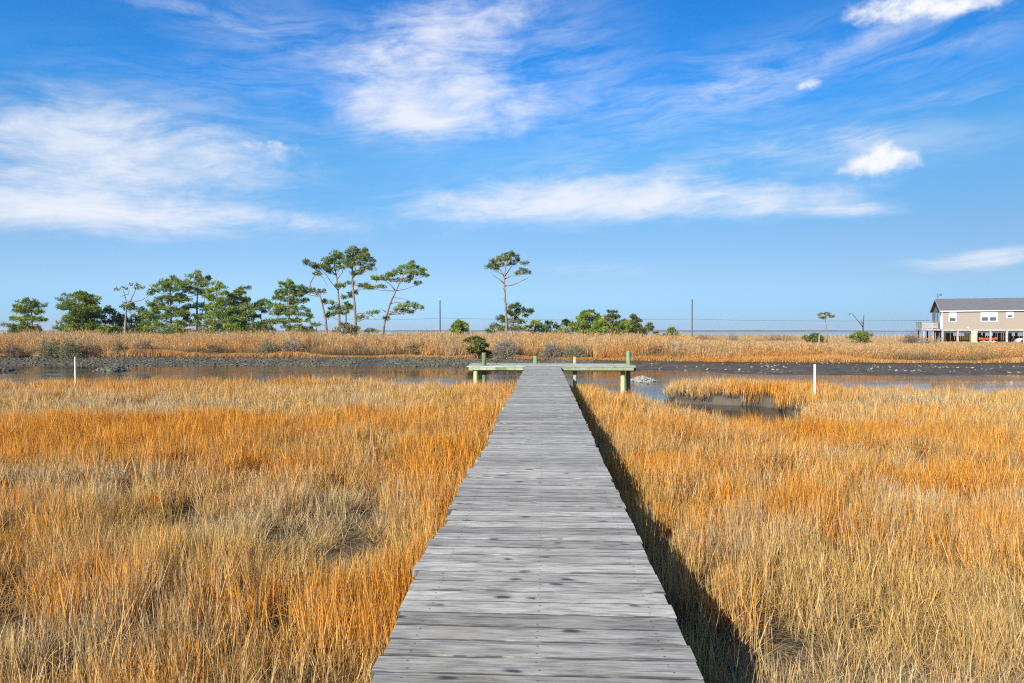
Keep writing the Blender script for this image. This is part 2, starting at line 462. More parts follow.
# ------------------------------------------------------------------ scatter by geometry nodes (stuff only)
def scatter(name, label, cat, pts, rot, scl, idx, attrs, sources):
    me = bpy.data.meshes.new(name)
    n = len(pts)
    me.vertices.add(n); me.vertices.foreach_set('co', np.asarray(pts, 'f').ravel())
    for nm, data, typ, key in (('rot', rot, 'FLOAT_VECTOR', 'vector'), ('scl', scl, 'FLOAT_VECTOR', 'vector')):
        a = me.attributes.new(nm, typ, 'POINT'); a.data.foreach_set(key, np.asarray(data, 'f').ravel())
    a = me.attributes.new('pick', 'INT', 'POINT'); a.data.foreach_set('value', np.asarray(idx, 'i'))
    for k, v in attrs.items():
        a = me.attributes.new(k, 'FLOAT', 'POINT'); a.data.foreach_set('value', np.asarray(v, 'f'))
    o = bpy.data.objects.new(name, me); COL.objects.link(o)
    for s in sources:
        if s.data.materials: me.materials.append(s.data.materials[0]); break
    ng = bpy.data.node_groups.new('scatter_' + name, 'GeometryNodeTree')
    ng.interface.new_socket('Geometry', in_out='INPUT', socket_type='NodeSocketGeometry')
    ng.interface.new_socket('Geometry', in_out='OUTPUT', socket_type='NodeSocketGeometry')
    N, L = ng.nodes, ng.links
    gi = N.new('NodeGroupInput'); go = N.new('NodeGroupOutput')
    iop = N.new('GeometryNodeInstanceOnPoints')
    join = N.new('GeometryNodeJoinGeometry')
    for s in reversed(sources):
        oi = N.new('GeometryNodeObjectInfo'); oi.inputs['Object'].default_value = s; oi.inputs['As Instance'].default_value = True
        L.new(oi.outputs['Geometry'], join.inputs[0])
    def na(nm, typ):
        k = N.new('GeometryNodeInputNamedAttribute'); k.data_type = typ; k.inputs['Name'].default_value = nm
        return k.outputs['Attribute']
    e2r = N.new('FunctionNodeEulerToRotation')
    L.new(na('rot', 'FLOAT_VECTOR'), e2r.inputs[0])
    L.new(gi.outputs[0], iop.inputs['Points'])
    L.new(join.outputs[0], iop.inputs['Instance'])
    iop.inputs['Pick Instance'].default_value = True
    L.new(na('pick', 'INT'), iop.inputs['Instance Index'])
    L.new(e2r.outputs[0], iop.inputs['Rotation'])
    L.new(na('scl', 'FLOAT_VECTOR'), iop.inputs['Scale'])
    L.new(iop.outputs[0], go.inputs[0])
    md = o.modifiers.new('scatter', 'NODES'); md.node_group = ng
    tag(o, label, cat, kind='stuff')
    return o

def blade_clump(name, mat, n, rad, h, hvar, w, lean, bend, seed, plume=0.0, tangle=0.0):
    g = np.random.default_rng(seed)
    r = rad * np.sqrt(g.random(n)); a = g.random(n) * 2*np.pi
    bx, by = r*np.cos(a), r*np.sin(a)
    hh = h * (1 - hvar * g.random(n)**1.05)
    la = g.random(n) * 2*np.pi
    ln = np.abs(g.normal(0, lean, n)); bd = np.abs(g.normal(0, bend, n))
    tg = g.random(n) < tangle
    bd = np.where(tg, bd + 0.5 + 0.7*g.random(n), bd); ln = np.where(tg, ln + 0.25, ln)
    wa = g.random(n) * np.pi
    ww = w * (0.6 + 0.8*g.random(n))
    ts = np.array([0.0, 0.38, 0.72, 1.0]); ws = np.array([1.0, 0.9, 0.6, 0.08])
    V = np.zeros((n, 8, 3)); T = np.zeros((n, 8))
    for k, (t, wk) in enumerate(zip(ts, ws)):
        out = (ln*t + bd*t*t) * hh
        up = hh*t*np.sqrt(np.clip(1 - (ln + bd*t)**2*0.5, 0.15, 1))
        px = bx + np.cos(la)*out; py = by + np.sin(la)*out
        for sgn, j in ((-1, 0), (1, 1)):
            V[:, 2*k+j, 0] = px + sgn*np.cos(wa)*ww*wk*0.5
            V[:, 2*k+j, 1] = py + sgn*np.sin(wa)*ww*wk*0.5
            V[:, 2*k+j, 2] = up
            T[:, 2*k+j] = t
    base = (np.arange(n)*8)[:, None]
    Fq = np.concatenate([base + np.array([0,1,3,2]) + 2*k for k in range(3)], 0)
    rn = np.repeat(g.random(n), 8)
    V = V.reshape(-1, 3); T = T.reshape(-1)
    if plume > 0:
        tip = (V.reshape(n, 8, 3)[:, 6] + V.reshape(n, 8, 3)[:, 7]) * 0.5
        PV, PF, PR, PT = [], [], [], []
        b0 = len(V)
        for i in range(0, n, 3):
            for q in range(2):
                d = np.array([g.normal(0, .35), g.normal(0, .35), 1.0]); d /= np.linalg.norm(d)
                s = np.cross(d, g.normal(size=3)); s /= np.linalg.norm(s) + 1e-6
                p0 = tip[i] - d*plume*0.35
                PV += [p0, p0 + d*plume*0.45 + s*plume*0.055, p0 + d*plume, p0 + d*plume*0.45 - s*plume*0.055]
                PF.append([b0, b0+1, b0+2, b0+3]); b0 += 4
                PR += [rn[i*8]]*4; PT += [1.0]*4
        V = np.concatenate([V, np.array(PV)]); Fq = np.concatenate([Fq, np.array(PF)])
        rn = np.concatenate([rn, PR]); T = np.concatenate([T, PT])
    return np_mesh(name, V, Fq, mat, rn, T, link=False)

def patches(x, y, spots):
    s = np.zeros(x.shape)
    for px, py, rx, ry, a in spots:
        d = (CAMZ - 0.4) * F / (py - HOR)
        cx, cy = G(px, d)
        s += a * np.exp(-(((x-cx)/rx)**2 + ((y-cy)/ry)**2))
    return s

TINT = [  # patches of orange (+) and straw (-) in the near marsh
    (200, 418, 5.0, 2.0, 0.50), (60, 432, 4.0, 1.6, 0.38), (290, 448, 1.8, 0.7, 0.35), (330, 395, 3.5, 1.2, 0.10), (140, 452, 2.0, .5, .3),
    (470, 430, 0.8, 3.0, 0.35), (440, 500, 0.5, 1.2, 0.40), (395, 590, 0.35, 0.6, 0.30), (60, 382, 6, 1.0, 0.35), (265, 380, 1.6, 0.9, 0.5), (480, 385, 1.2, 1.0, .4),
    (250, 600, 0.8, 0.5, 0.30), (60, 385, 8.0, 0.9, 0.15), (80, 402, 6.0, 1.3, -0.42), (260, 397, 5.0, 0.9, -0.35), (430, 418, 1.5, 1.8, -0.25),
    (220, 500, 1.5, 0.7, -0.45), (100, 456, 1.5, 0.5, -0.40), (330, 520, 0.7, 0.5, -0.30), (40, 620, 1.0, 0.6, -0.25), (150, 560, 1.6, 0.7, 0.05),
    (300, 660, 0.6, 0.25, -0.40), (620, 410, 0.8, 3.0, 0.20), (650, 400, 1.4, 1.6, -0.10), (680, 450, 0.9, 1.5, 0.42), (760, 600, 0.35, 0.7, 0.40),
    (700, 520, 0.6, 0.8, 0.25), (830, 420, 3.0, 1.2, 0.40), (760, 385, 2.4, 2.0, 0.50), (960, 400, 4.0, 1.2, -0.05), (860, 450, 2.5, 1.0, -0.25),
    (940, 470, 2.0, 0.8, 0.20), (800, 490, 1.2, 0.5, 0.30), (352, 518, 0.6, 0.9, -0.6), (830, 540, 1.2, 0.7, -0.25), (950, 590, 1.4, 0.9, -0.35), (990, 450, 1.5, 0.8, 0.10), (880, 640, .8, .4, -0.2),
    (690, 480, 0.5, 0.6, -0.1), (905, 392, 3.0, 0.7, -0.3)]
LOW = [(740, 414, 1.1, 0.9, -0.30),   # hollows where the grass is short, thin or beaten down
    (362, 520, 0.34, 0.65, -0.98), (330, 500, 0.6, 0.6, -0.30), (350, 520, 0.5, 0.25, -0.3), (330, 470, 0.6, 0.5, -0.35), (385, 455, 0.4, 0.6, -0.35), (300, 672, 0.45, 0.16, -0.6), (355, 650, 0.14, 0.3, -0.6),
    (80, 402, 6.0, 1.0, -0.30), (230, 500, 1.3, 0.5, -0.25), (130, 505, .5, .4, -.25), (270, 380, 1.5, 1.0, 0.35), (760, 385, 2.2, 2.0, 0.25), (900, 400, 4, 0.8, -0.35), (20, 590, .3, .3, -.3), (750, 560, .2, .4, -.25)]

def field(n, inside):
    out = []
    tot = 0
    while tot < n:
        x = rng.uniform(inside[0], inside[1], n); y = rng.uniform(inside[2], inside[3], n)
        out.append((x, y)); tot += n
    return out[0]

def near_marsh():
    P = []
    # (y0, y1, clumps per m2, first variant, number of variants)
    for y0, y1, dens, v0, nvv in ((0.2, 8.0, 62, 0, 8), (8.0, 15.0, 30, 8, 6), (15.0, 29.5, 17, 14, 5)):
        hw0, hw1 = -0.80*y1 - 3.0, 0.74*y1 + 3.0
        n = int((hw1-hw0)*(y1-y0)*dens)
        x = rng.uniform(hw0, hw1, n); y = rng.uniform(y0, y1, n)
        keep = (x > -0.80*y - 3.0) & (x < 0.74*y + 3.0)
        P.append((x[keep], y[keep], v0, nvv))
    X, Y, PK = [], [], []
    for x, y, v0, nvv in P:
        X.append(x); Y.append(y); PK.append(v0 + np.floor(rng.random(len(x))*nvv).astype(int))
    x = np.concatenate(X); y = np.concatenate(Y); pk = np.concatenate(PK)
    z = ground_z(x, y)
    tint = 0.40 + 0.75*(fbm(x*0.22, y*0.5, 71) - 0.5) + 0.75*(fbm(x*1.4, y*1.6, 77) - 0.5) + patches(x, y, TINT)
    low = 1.0 + patches(x, y, LOW)
    hs = (0.86 + 0.5*(fbm(x*0.5, y*0.7, 81) - 0.5) + 0.95*(fbm(x*2.6, y*2.6, 85) - 0.5)) * np.clip(low, 0.20, 1.5)
    hs *= 0.88 + 0.22*np.clip(tint, 0, 1)
    holes = fbm(x*3.1, y*3.1, 91)
    keep = (z > -0.25) & (rng.random(len(x)) < np.clip(1.35*low - 0.12, 0.34, 1)) & ((holes < 0.585) | (rng.random(len(x)) < 0.15)) & ((fbm(x*7.0, y*7.0, 93) < 0.66) | (rng.random(len(x)) < 0.3))
    # bare strip under the boardwalk, thin fringe beside it
    left = -0.82 + 0.10*(fbm(y*1.2, y*0, 95) - 0.5)
    right = 0.80 + 0.16*(fbm(y*1.5, y*0+4, 96) - 0.5)
    under = (x > left) & (x < right)
    keep &= ~(under & (rng.random(len(x)) < np.where(x > 0.62, 0.35, 0.93)))
    edge = (x > 0.5) & (x < right + 0.22)
    green = np.where(edge | (under & (x > 0)), 0.75*rng.random(len(x)) + 0.15, 0.0)
    green = np.where((rng.random(len(x)) < 0.03) & ~edge, 0.4*rng.random(len(x)), green)
    inner = under & (x > -0.7) & (x < 0.64)
    hs = np.where(inner, hs*0.5, hs)
    hs = np.where(edge, hs*(0.6 + 0.55*rng.random(len(x))), hs)
    hs = np.where((x > 0.78) & (x < 1.15), hs*1.14, hs)
    hs = np.where(x < -0.95, hs, np.where(x < 0, np.minimum(hs, 1.02), hs))
    keep &= ~((np.abs(x+0.03) < 0.72) & (hs > 1.0))
    sel = keep
    x, y, z, tint, hs, green, pk = [q[sel] for q in (x, y, z, tint, hs, green, pk)]
    n = len(x)
    # straw patches use the tangled kinds, orange ones the upright kinds
    near = pk < 8
    tang = rng.random(n) < np.clip(0.75 - tint, 0.08, 0.75)
    pk = np.where(near, np.where(tang, 4 + np.floor(rng.random(n)*4), np.floor(rng.random(n)*4)), pk).astype(int)
    rot = np.stack([rng.normal(0, 0.05, n), rng.normal(0, 0.05, n), rng.random(n)*2*np.pi], -1)
    sxy = 0.85 + 0.4*rng.random(n)
    scl = np.stack([sxy, sxy, np.clip(hs, 0.15, 1.32)], -1)
    src = []
    for k in range(4): src.append(blade_clump('blade_clump', M_GRASS, 66, 0.13, 0.56, 0.74, 0.0054, 0.08, 0.10, 100+k, tangle=0.10))
    for k in range(4): src.append(blade_clump('blade_clump', M_GRASS, 74, 0.14, 0.46, 0.78, 0.0050, 0.17, 0.22, 200+k, tangle=0.28))
    for k in range(6): src.append(blade_clump('blade_clump', M_GRASS, 70, 0.22, 0.54, 0.70, 0.0074, 0.12, 0.15, 300+k, tangle=0.18))
    for k in range(5): src.append(blade_clump('blade_clump', M_GRASS, 62, 0.32, 0.53, 0.52, 0.0115, 0.12, 0.14, 400+k, tangle=0.14))
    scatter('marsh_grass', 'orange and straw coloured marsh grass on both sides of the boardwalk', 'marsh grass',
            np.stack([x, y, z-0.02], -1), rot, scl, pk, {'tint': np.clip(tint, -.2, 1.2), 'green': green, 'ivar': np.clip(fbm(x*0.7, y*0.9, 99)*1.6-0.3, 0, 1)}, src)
    return n
print('near clumps', near_marsh())

def far_reeds():
    n = 26500
    d = 45 + 42*rng.random(n)**1.7
    px = rng.uniform(-210, 1230, n)
    x = RT.x*(px-512)/F*d + FW.x*d; y = RT.y*(px-512)/F*d + FW.y*d
    yf = yfar(x)
    keep = (y > yf + 1.3) & (rng.random(n) < np.clip(1.15 - (y-yf)/34, 0.15, 1))
    x, y, px, yf = x[keep], y[keep], px[keep], yf[keep]; n = len(x)
    z = ground_z(x, y)
    hl = np.interp(px, [-60, 200, 420, 520, 640, 690, 760, 1080], [1.08, 1.10, 1.08, 1.06, 1.03, 0.90, 0.72, 0.64])
    front = np.clip((y - yf - 1.3)/1.6, 0, 1)
    hs = hl * (0.50 + 0.48*fbm(x*0.11, y*0.16, 119) + 0.42*fbm(x*0.6, y*0.6, 120)) * (0.55 + 0.45*front)
    hs = np.where(rng.random(n) < 0.04, hs*1.16, hs)
    hs = hs*np.where(px > 690, 1 - 0.012*np.clip(y-yf, 0, 40), 1)
    tint = 0.14 + 0.9*(fbm(x*0.16, y*0.3, 130) - 0.5) + 0.5*(1-front)*(fbm(x*0.1, y*0, 133) > 0.42)
    tint = tint + np.where(px > 690, 0.16*np.clip((px-690)/60, 0, 1)*(fbm(x*0.2, y*0.5, 139) - 0.3), 0)
    src = [blade_clump('reed_clump', M_REED, 40, 0.36, 1.72, 0.42, 0.020, 0.07, 0.09, 500+k, plume=0.22) for k in range(5)]
    rot = np.stack([rng.normal(0, 0.05, n), rng.normal(0, 0.05, n), rng.random(n)*2*np.pi], -1)
    sxy = 0.85 + 0.4*rng.random(n)
    scatter('reeds', 'tall pale plumed reeds along the far bank of the creek', 'reeds', np.stack([x, y, z-0.05], -1), rot,
            np.stack([sxy, sxy, hs], -1), rng.integers(0, 5, n), {'tint': np.clip(tint, 0, 1), 'green': np.zeros(n), 'ivar': fbm(x*0.4, y*0.4, 141)}, src)
    # orange fringe on the edge of the far bank
    n = 11300
    px = rng.uniform(-210, 1230, n); d = 50 + 4*rng.random(n)
    x = RT.x*(px-512)/F*d + FW.x*d
    yf = yfar(x)
    wide = np.interp(px, [-60, 120, 200, 430, 480, 640, 700, 1080], [.8, .9, 1.8, 1.8, 1.2, 1.5, 2.4, 2.6])
    y = yf + 0.1 + wide*rng.random(n)
    z = ground_z(x, y)
    src = [blade_clump('cordgrass_clump', M_REED, 30, 0.34, 0.62, 0.45, 0.026, 0.10, 0.12, 600+k) for k in range(4)]
    rot = np.stack([rng.normal(0, 0.05, n), rng.normal(0, 0.05, n), rng.random(n)*2*np.pi], -1)
    dens = fbm(x*0.25, y*0.1, 150)
    hs = (0.55 + 0.75*dens) * np.clip(2.6*fbm(x*0.09, y*0.2, 157) - 0.55, 0.35, 1.1)
    tint = np.interp(px, [-60, 90, 130, 430, 460, 620, 700, 1080], [.25, .25, .62, .58, .62, .70, .66, .58]) + 0.9*(fbm(x*0.25, y*0.6, 155) - 0.5)
    keep = z > -0.05
    scatter('bank_cordgrass', 'low orange cordgrass fringing the far bank below the reeds', 'cordgrass', np.stack([x, y, z-0.03], -1)[keep], rot[keep],
            np.stack([np.ones(n), np.ones(n), hs], -1)[keep], rng.integers(0, 4, n)[keep], {'tint': np.clip(tint, 0, 1.2)[keep], 'green': np.zeros(n)[keep], 'ivar': dens[keep]}, src)
    # grey brown weeds tangled among the reeds
    n = 3300
    px = rng.uniform(-210, 1230, n)
    x = RT.x*(px-512)/F*51
    y = yfar(x) + 0.8 + 2.8*rng.random(n)
    keep = fbm(x*0.17, y*0.25, 145) > 0.45
    x, y, px = x[keep], y[keep], px[keep]; n = len(x)
    src = [blade_clump('weed_clump', M_WEED, 44, 0.40, 1.05, 0.6, 0.020, 0.32, 0.30, 650+k, tangle=0.35) for k in range(4)]
    rot = np.stack([rng.normal(0, 0.1, n), rng.normal(0, 0.1, n), rng.random(n)*2*np.pi], -1)
    hs = (0.55 + 0.7*fbm(x*0.5, y*0.5, 147)) * np.interp(px, [-60, 640, 720, 1080], [1, 1, .8, .75])
    scatter('bank_weeds', 'grey brown tangled weeds in patches along the foot of the reeds', 'weeds', np.stack([x, y, ground_z(x, y)-0.04], -1), rot,
            np.stack([np.ones(n), np.ones(n), hs], -1), rng.integers(0, 4, n), {'tint': np.clip(fbm(x*0.3, y*0.3, 148), 0, 1), 'green': 0.3*rng.random(n), 'ivar': fbm(x*0.4, y*0.4, 149)}, src)
    # low marsh plain between the reeds and the bay, with its brown scrub
    n = 36500
    px = rng.uniform(-210, 1230, n); d = 80 + 215*rng.random(n)**1.35
    x = RT.x*(px-512)/F*d + FW.x*d; y = RT.y*(px-512)/F*d + FW.y*d
    z = ground_z(x, y)
    hs = (0.45 + 0.9*fbm(x*0.12, y*0.12, 160)) * np.interp(px, [-60, 640, 700, 800, 830, 1090], [1.1, 1.1, 0.85, 0.75, 0.55, 0.55])
    src = [blade_clump('plain_clump', M_REED, 34, 1.1, 0.85, 0.5, 0.06, 0.12, 0.16, 700+k) for k in range(4)]
    rot = np.stack([rng.normal(0, 0.05, n), rng.normal(0, 0.05, n), rng.random(n)*2*np.pi], -1)
    tint = 0.22 + 0.6*(fbm(x*0.08, y*0.08, 165) - 0.5)
    keep = z > -0.05
    scatter('marsh_meadow', 'low tawny marsh meadow stretching from the reeds to the bay', 'marsh meadow', np.stack([x, y, z-0.03], -1)[keep], rot[keep],
            np.stack([np.ones(n), np.ones(n), hs], -1)[keep], rng.integers(0, 4, n)[keep], {'tint': np.clip(tint, 0, 1)[keep], 'green': np.zeros(n)[keep], 'ivar': fbm(x*.3, y*.3, 170)[keep]}, src)
far_reeds()

# ------------------------------------------------------------------ shells and stones on the mud
def lump(name, mat, seed, flat=0.5):
    g = random.Random(seed)
    mb = MB()
    v, f = [], []
    rings, seg = 4, 7
    v.append((0, 0, flat))
    for i in range(1, rings):
        a = math.pi * i / rings
        for k in range(seg):
            w = 2*math.pi*k/seg
            rr = math.sin(a) * g.uniform(0.65, 1.25)
            v.append((rr*math.cos(w)*1.25, rr*math.sin(w)*0.8, math.cos(a)*flat*g.uniform(0.7, 1.2)))
    v.append((0, 0, -flat))
    for k in range(seg): f.append((0, 1+k, 1+(k+1) % seg))
    for i in range(rings-2):
        for k in range(seg):
            a = 1+i*seg+k; b_ = 1+i*seg+(k+1) % seg
            f.append((a, a+seg, b_+seg, b_))
    e = len(v)-1
    for k in range(seg): f.append((e, 1+(rings-2)*seg+(k+1) % seg, 1+(rings-2)*seg+k))
    mb.add(v, f, g.random())
    return mb.build(name, mat, link=False)

def shells():
    n = 12000
    px = rng.uniform(-210, 560, n)
    x = RT.x*(px-512)/F*50
    yf = yfar(x)
    y = 46.3 + (yf - 46.3) * rng.random(n)**0.8
    keep = (fbm(x*0.9, y*0.9, 180) > 0.36)
    x, y = x[keep], y[keep]; n = len(x)
    z = ground_z(x, y)
    s = 0.04 + 0.11*rng.random(n)**2.5
    rot = np.stack([rng.normal(0, .4, n), rng.normal(0, .4, n), rng.random(n)*6.28], -1)
    src = [lump('shell_lump', M_MUDSHELL, k) for k in range(5)]
    scatter('oyster_bank', 'grey green band of muddy oyster shell along the left far bank', 'oyster shell', np.stack([x, y, z], -1), rot, np.stack([s, s, s*0.9], -1), rng.integers(0, 5, n), {}, src)
    n = 700
    px = rng.uniform(600, 1080, n); u = rng.random(n)
    d = 39 + 8*u
    x = RT.x*(px-512)/F*d + FW.x*d; y = RT.y*(px-512)/F*d + FW.y*d
    keep = (fbm(x*0.5, y*0.5, 190) > 0.52) | (rng.random(n) < 0.12)
    x, y = x[keep], y[keep]; n = len(x)
    z = ground_z(x, y)
    s = 0.03 + 0.07*rng.random(n)**3
    rot = np.stack([rng.normal(0, .4, n), rng.normal(0, .4, n), rng.random(n)*6.28], -1)
    src = [lump('shell_lump', M_SHELL, 20+k) for k in range(5)]
    scatter('scattered_shells', 'pale shells scattered over the dark mud flat on the right', 'shells', np.stack([x, y, z], -1), rot, np.stack([s, s, s*0.9], -1), rng.integers(0, 5, n), {}, src)
shells()

def oyster_mound(px, d, rx, ry, h, n, label):
    cx, cy = G(px, d)
    mb = MB(); g = random.Random(int(px))
    for i in range(n):
        a = g.random()*6.283; r = math.sqrt(g.random())
        x, y = r*math.cos(a)*rx, r*math.sin(a)*ry
        zz = h*(1-r*r)*g.uniform(0.6, 1.0)
        s = g.uniform(0.05, 0.13)
        L = lump('tmp', None, g.randint(0, 10**6))
        me = L.data
        rm = Matrix.Rotation(g.uniform(-.6, .6), 3, 'X') @ Matrix.Rotation(g.random()*6.28, 3, 'Z')
        vs = [rm @ (v.co*s) + Vector((x, y, zz)) for v in me.vertices]
        mb.add(vs, [tuple(p.vertices) for p in me.polygons], g.random())
        bpy.data.objects.remove(L); bpy.data.meshes.remove(me)
    # the mud core that carries the shells
    v, f = [(0, 0, h*0.9)], []
    for i in (1, 2, 3):
        for k in range(12):
            w = 6.2832*k/12; r = i/3*1.1
            v.append((math.cos(w)*rx*r, math.sin(w)*ry*r, h*0.9*(1-(i/3)**2) - 0.25*(i == 3)))
    for k in range(12): f.append((0, 1+k, 1+(k+1) % 12))
    for i in range(2):
        for k in range(12): f.append((1+i*12+k, 13+i*12+k, 13+i*12+(k+1) % 12, 1+i*12+(k+1) % 12))
    mb.add(v, f, 0.3)
    o = mb.build('oyster_mound', M_MUDSHELL if px < 300 else M_SHELL)
    o.location = (cx, cy, WATER - 0.02)
    tag(o, label, 'oyster mound', 'oyster mounds in the creek')
oyster_mound(112, 42, 0.95, 1.1, 0.36, 150, 'grey shell mound in the creek behind the thin white stake on the left')
oyster_mound(2, 42, 0.7, 1.0, 0.22, 80, 'low shell mound in the creek at the left edge of the picture')
oyster_mound(643, 33.5, 0.62, 0.9, 0.22, 110, 'pale shell mound in the water just beyond the right end of the dock')

# ------------------------------------------------------------------ boardwalk
def boardwalk():
    t = empty('boardwalk', (0, 0, 0))
    tag(t, 'long narrow boardwalk of weathered grey planks leading across the marsh', 'boardwalk')
    mb = MB(); g = random.Random(3)
    y = -1.2; k = 0
    while y < 26.17:
        wd = 0.138 + g.uniform(-0.004, 0.004)
        gap = g.choice((0.003, 0.004, 0.005, 0.008))
        x0 = -0.70 + g.gauss(0, 0.013) + 0.014*math.sin(y*0.9) + 0.01*math.sin(y*2.7); x1 = 0.62 + g.gauss(0, 0.006)
        if g.random() < 0.06: x0 -= g.uniform(0.01, 0.03)
        if g.random() < 0.06: x0 += g.uniform(0.01, 0.03)
        dz = g.gauss(0, 0.0007); dt = g.gauss(0, 0.0015); ds = g.gauss(0, 0.0012)
        y1 = min(y + wd, 26.18)
        b0 = len(mb.v)
        mb.box(x0, x1, y, y1, DECK-0.04, DECK, g.random(), 0.0012)
        for i in range(b0, len(mb.v)):
            p = mb.v[i]
            u = (p[0]+0.03)/0.65; v_ = (p[1]-y)/wd - 0.5
            mb.t[i] = v_ + 0.5
            mb.v[i] = (p[0], p[1] + 0.002*ds/0.0012*u*0.5, p[2] + dz + dt*u + ds*v_)
        y = y1 + gap; k += 1
    mb.build('deck', M_DECK, t)
    for x in (-0.56, -0.03, 0.50):
        b2 = MB(); b2.box(x-0.02, x+0.02, -1.1, 25.2, DECK-0.235, DECK-0.048)
        b2.build('joist', M_BEAM, t)
    yy = 0.6
    while yy < 25:
        for x in (-0.64, 0.58):
            p = MB(); p.tube([(x + (0.07 if x < 0 else -0.07), yy, -1.0), (x + (0.07 if x < 0 else -0.07), yy, DECK-0.06)], 0.065, 10)
            p.build('post', M_BEAM, t)
        c = MB(); c.box(-0.62, 0.56, yy-0.02, yy+0.02, DECK-0.36, DECK-0.24); c.build('cross_beam', M_BEAM, t)
        yy += 2.44
boardwalk()

def dock():
    y0, y1 = 26.20, 28.5
    xl, xr = -2.98, 3.49
    t = empty('dock', (0.2, 26.3, 0))
    tag(t, 'T shaped end platform of the boardwalk with green stained edge boards above the creek', 'dock')
    o = (0.2, 26.3, 0)
    mb = MB(); g = random.Random(5)
    y = y0
    while y < y1 - 0.05:
        ya = min(y + 0.142, y1)
        cut = g.uniform(-0.6, 0.6)
        mb.box(xl + g.gauss(0, 0.03), cut-0.004, y, ya, DECK-0.04, DECK + g.gauss(0, 0.002), g.random(), 0.004)
        mb.box(cut+0.004, xr + g.gauss(0, 0.03), y, ya, DECK-0.04, DECK + g.gauss(0, 0.002), g.random(), 0.004)
        y = ya + 0.006
    mb.build('deck', M_TDECK, t, origin=o)
    for a, b_ in ((xl+0.08, -0.70), (0.64, xr-0.06)):
        m = MB(); m.box(a, b_, y0+0.01, y0+0.05, DECK-0.155, DECK-0.045, g.random()); m.build('edge_board', M_FASCIA, t, origin=o)
    m = MB(); m.box(xl+0.08, xr-0.06, y1-0.06, y1-0.02, DECK-0.20, DECK-0.045); m.build('edge_board', M_FASCIA, t, origin=o)
    for yy in (y0+0.7, y0+1.35):
        m = MB(); m.box(xl+0.05, xr+0.10 if yy < y0+1 else xr-0.1, yy-0.045, yy+0.045, DECK-0.23, DECK-0.045); m.build('beam', M_BEAM, t, origin=o)
    def post(px, d, top, mat, r=0.085, low=-1.1, lab=None):
        x, y = G(px, d)
        m = MB(); m.tube([(x, y, low), (x, y, top-0.02), (x, y, top)], [r*1.03, r, r*0.9], 12)
        p = m.build('post', mat, t, origin=o)
        if lab: p['label'] = lab
    post(484, 26.7, 1.30, M_OLIVEPOST, 0.09, lab='green post standing above the left end of the deck')
    post(628.5, 26.9, 1.35, M_GREENPOST, 0.085, lab='green post standing above the right end of the deck')
    post(535.3, 28.4, 1.11, M_GREENPOST, 0.085, lab='short green post behind the deck')
    post(575.0, 28.4, 1.08, M_TANPOST, 0.075, lab='short tan post behind the deck')
    post(475.8, 26.45, DECK-0.05, M_PALEPOST, 0.09, lab='pale yellow post under the left end')
    post(623.0, 26.45, DECK-0.05, M_PALEPOST, 0.09, lab='pale yellow post under the right end')
    for px in (532, 575):
        post(px, 26.5, DECK-0.05, M_TANPOST, 0.075)
dock()

def stake(px, d, top_py, r, label):
    x, y = G(px, d)
    z = float(ground_z(np.array([x]), np.array([y]))[0])
    top = CAMZ - (top_py - HOR)/F*d
    m = MB(); lean = random.uniform(-0.012, 0.012)
    m.tube([(0, 0, -0.2), (lean*0.5, 0, (top-z)*0.5), (lean, 0, top-z-0.01), (lean, 0, top-z)], [r, r, r, r*0.85], 12)
    o = m.build('marker_stake', M_PVC); o.location = (x, y, z)
    tag(o, label, 'stake', 'white marker stakes in the marsh')
stake(75, 23.2, 357, 0.022, 'thin white marker stake in the grass left of the boardwalk')
stake(815.2, 20.2, 364.3, 0.030, 'thicker white marker stake in the grass right of the boardwalk')

# ------------------------------------------------------------------ foliage
class Needles:
    """many thin leaves gathered in tufts; one mesh."""
    def __init__(s): s.V, s.R = [], []
    def tuft(s, c, d, n, L, w, rnd, spread=1.0):
        c = np.array(c); d = np.array(d, float); d /= np.linalg.norm(d) + 1e-9
        dirs = d[None]*0.55 + rng.normal(0, 0.6*spread, (n, 3))
        dirs /= np.linalg.norm(dirs, axis=1)[:, None] + 1e-9
        base = c[None] + rng.normal(0, L*0.18, (n, 3))
        ln = L*(0.6 + 0.5*rng.random(n))[:, None]
        side = np.cross(dirs, rng.normal(size=(n, 3))); side /= np.linalg.norm(side, axis=1)[:, None] + 1e-9
        side *= (w*(0.7 + 0.6*rng.random(n)))[:, None]
        mid = base + dirs*ln*0.45
        s.V.append(np.stack([base, mid+side, base+dirs*ln, mid-side], 1))
        s.R.append(np.clip(rnd + rng.normal(0, 0.10, n), 0, 1).repeat(4))
    def build(s, name, mat, parent, origin):
        V = np.concatenate(s.V).reshape(-1, 3) - np.array(origin)
        Fq = np.arange(len(V)).reshape(-1, 4)
        return np_mesh(name, V, Fq, mat, np.concatenate(s.R), parent=parent)

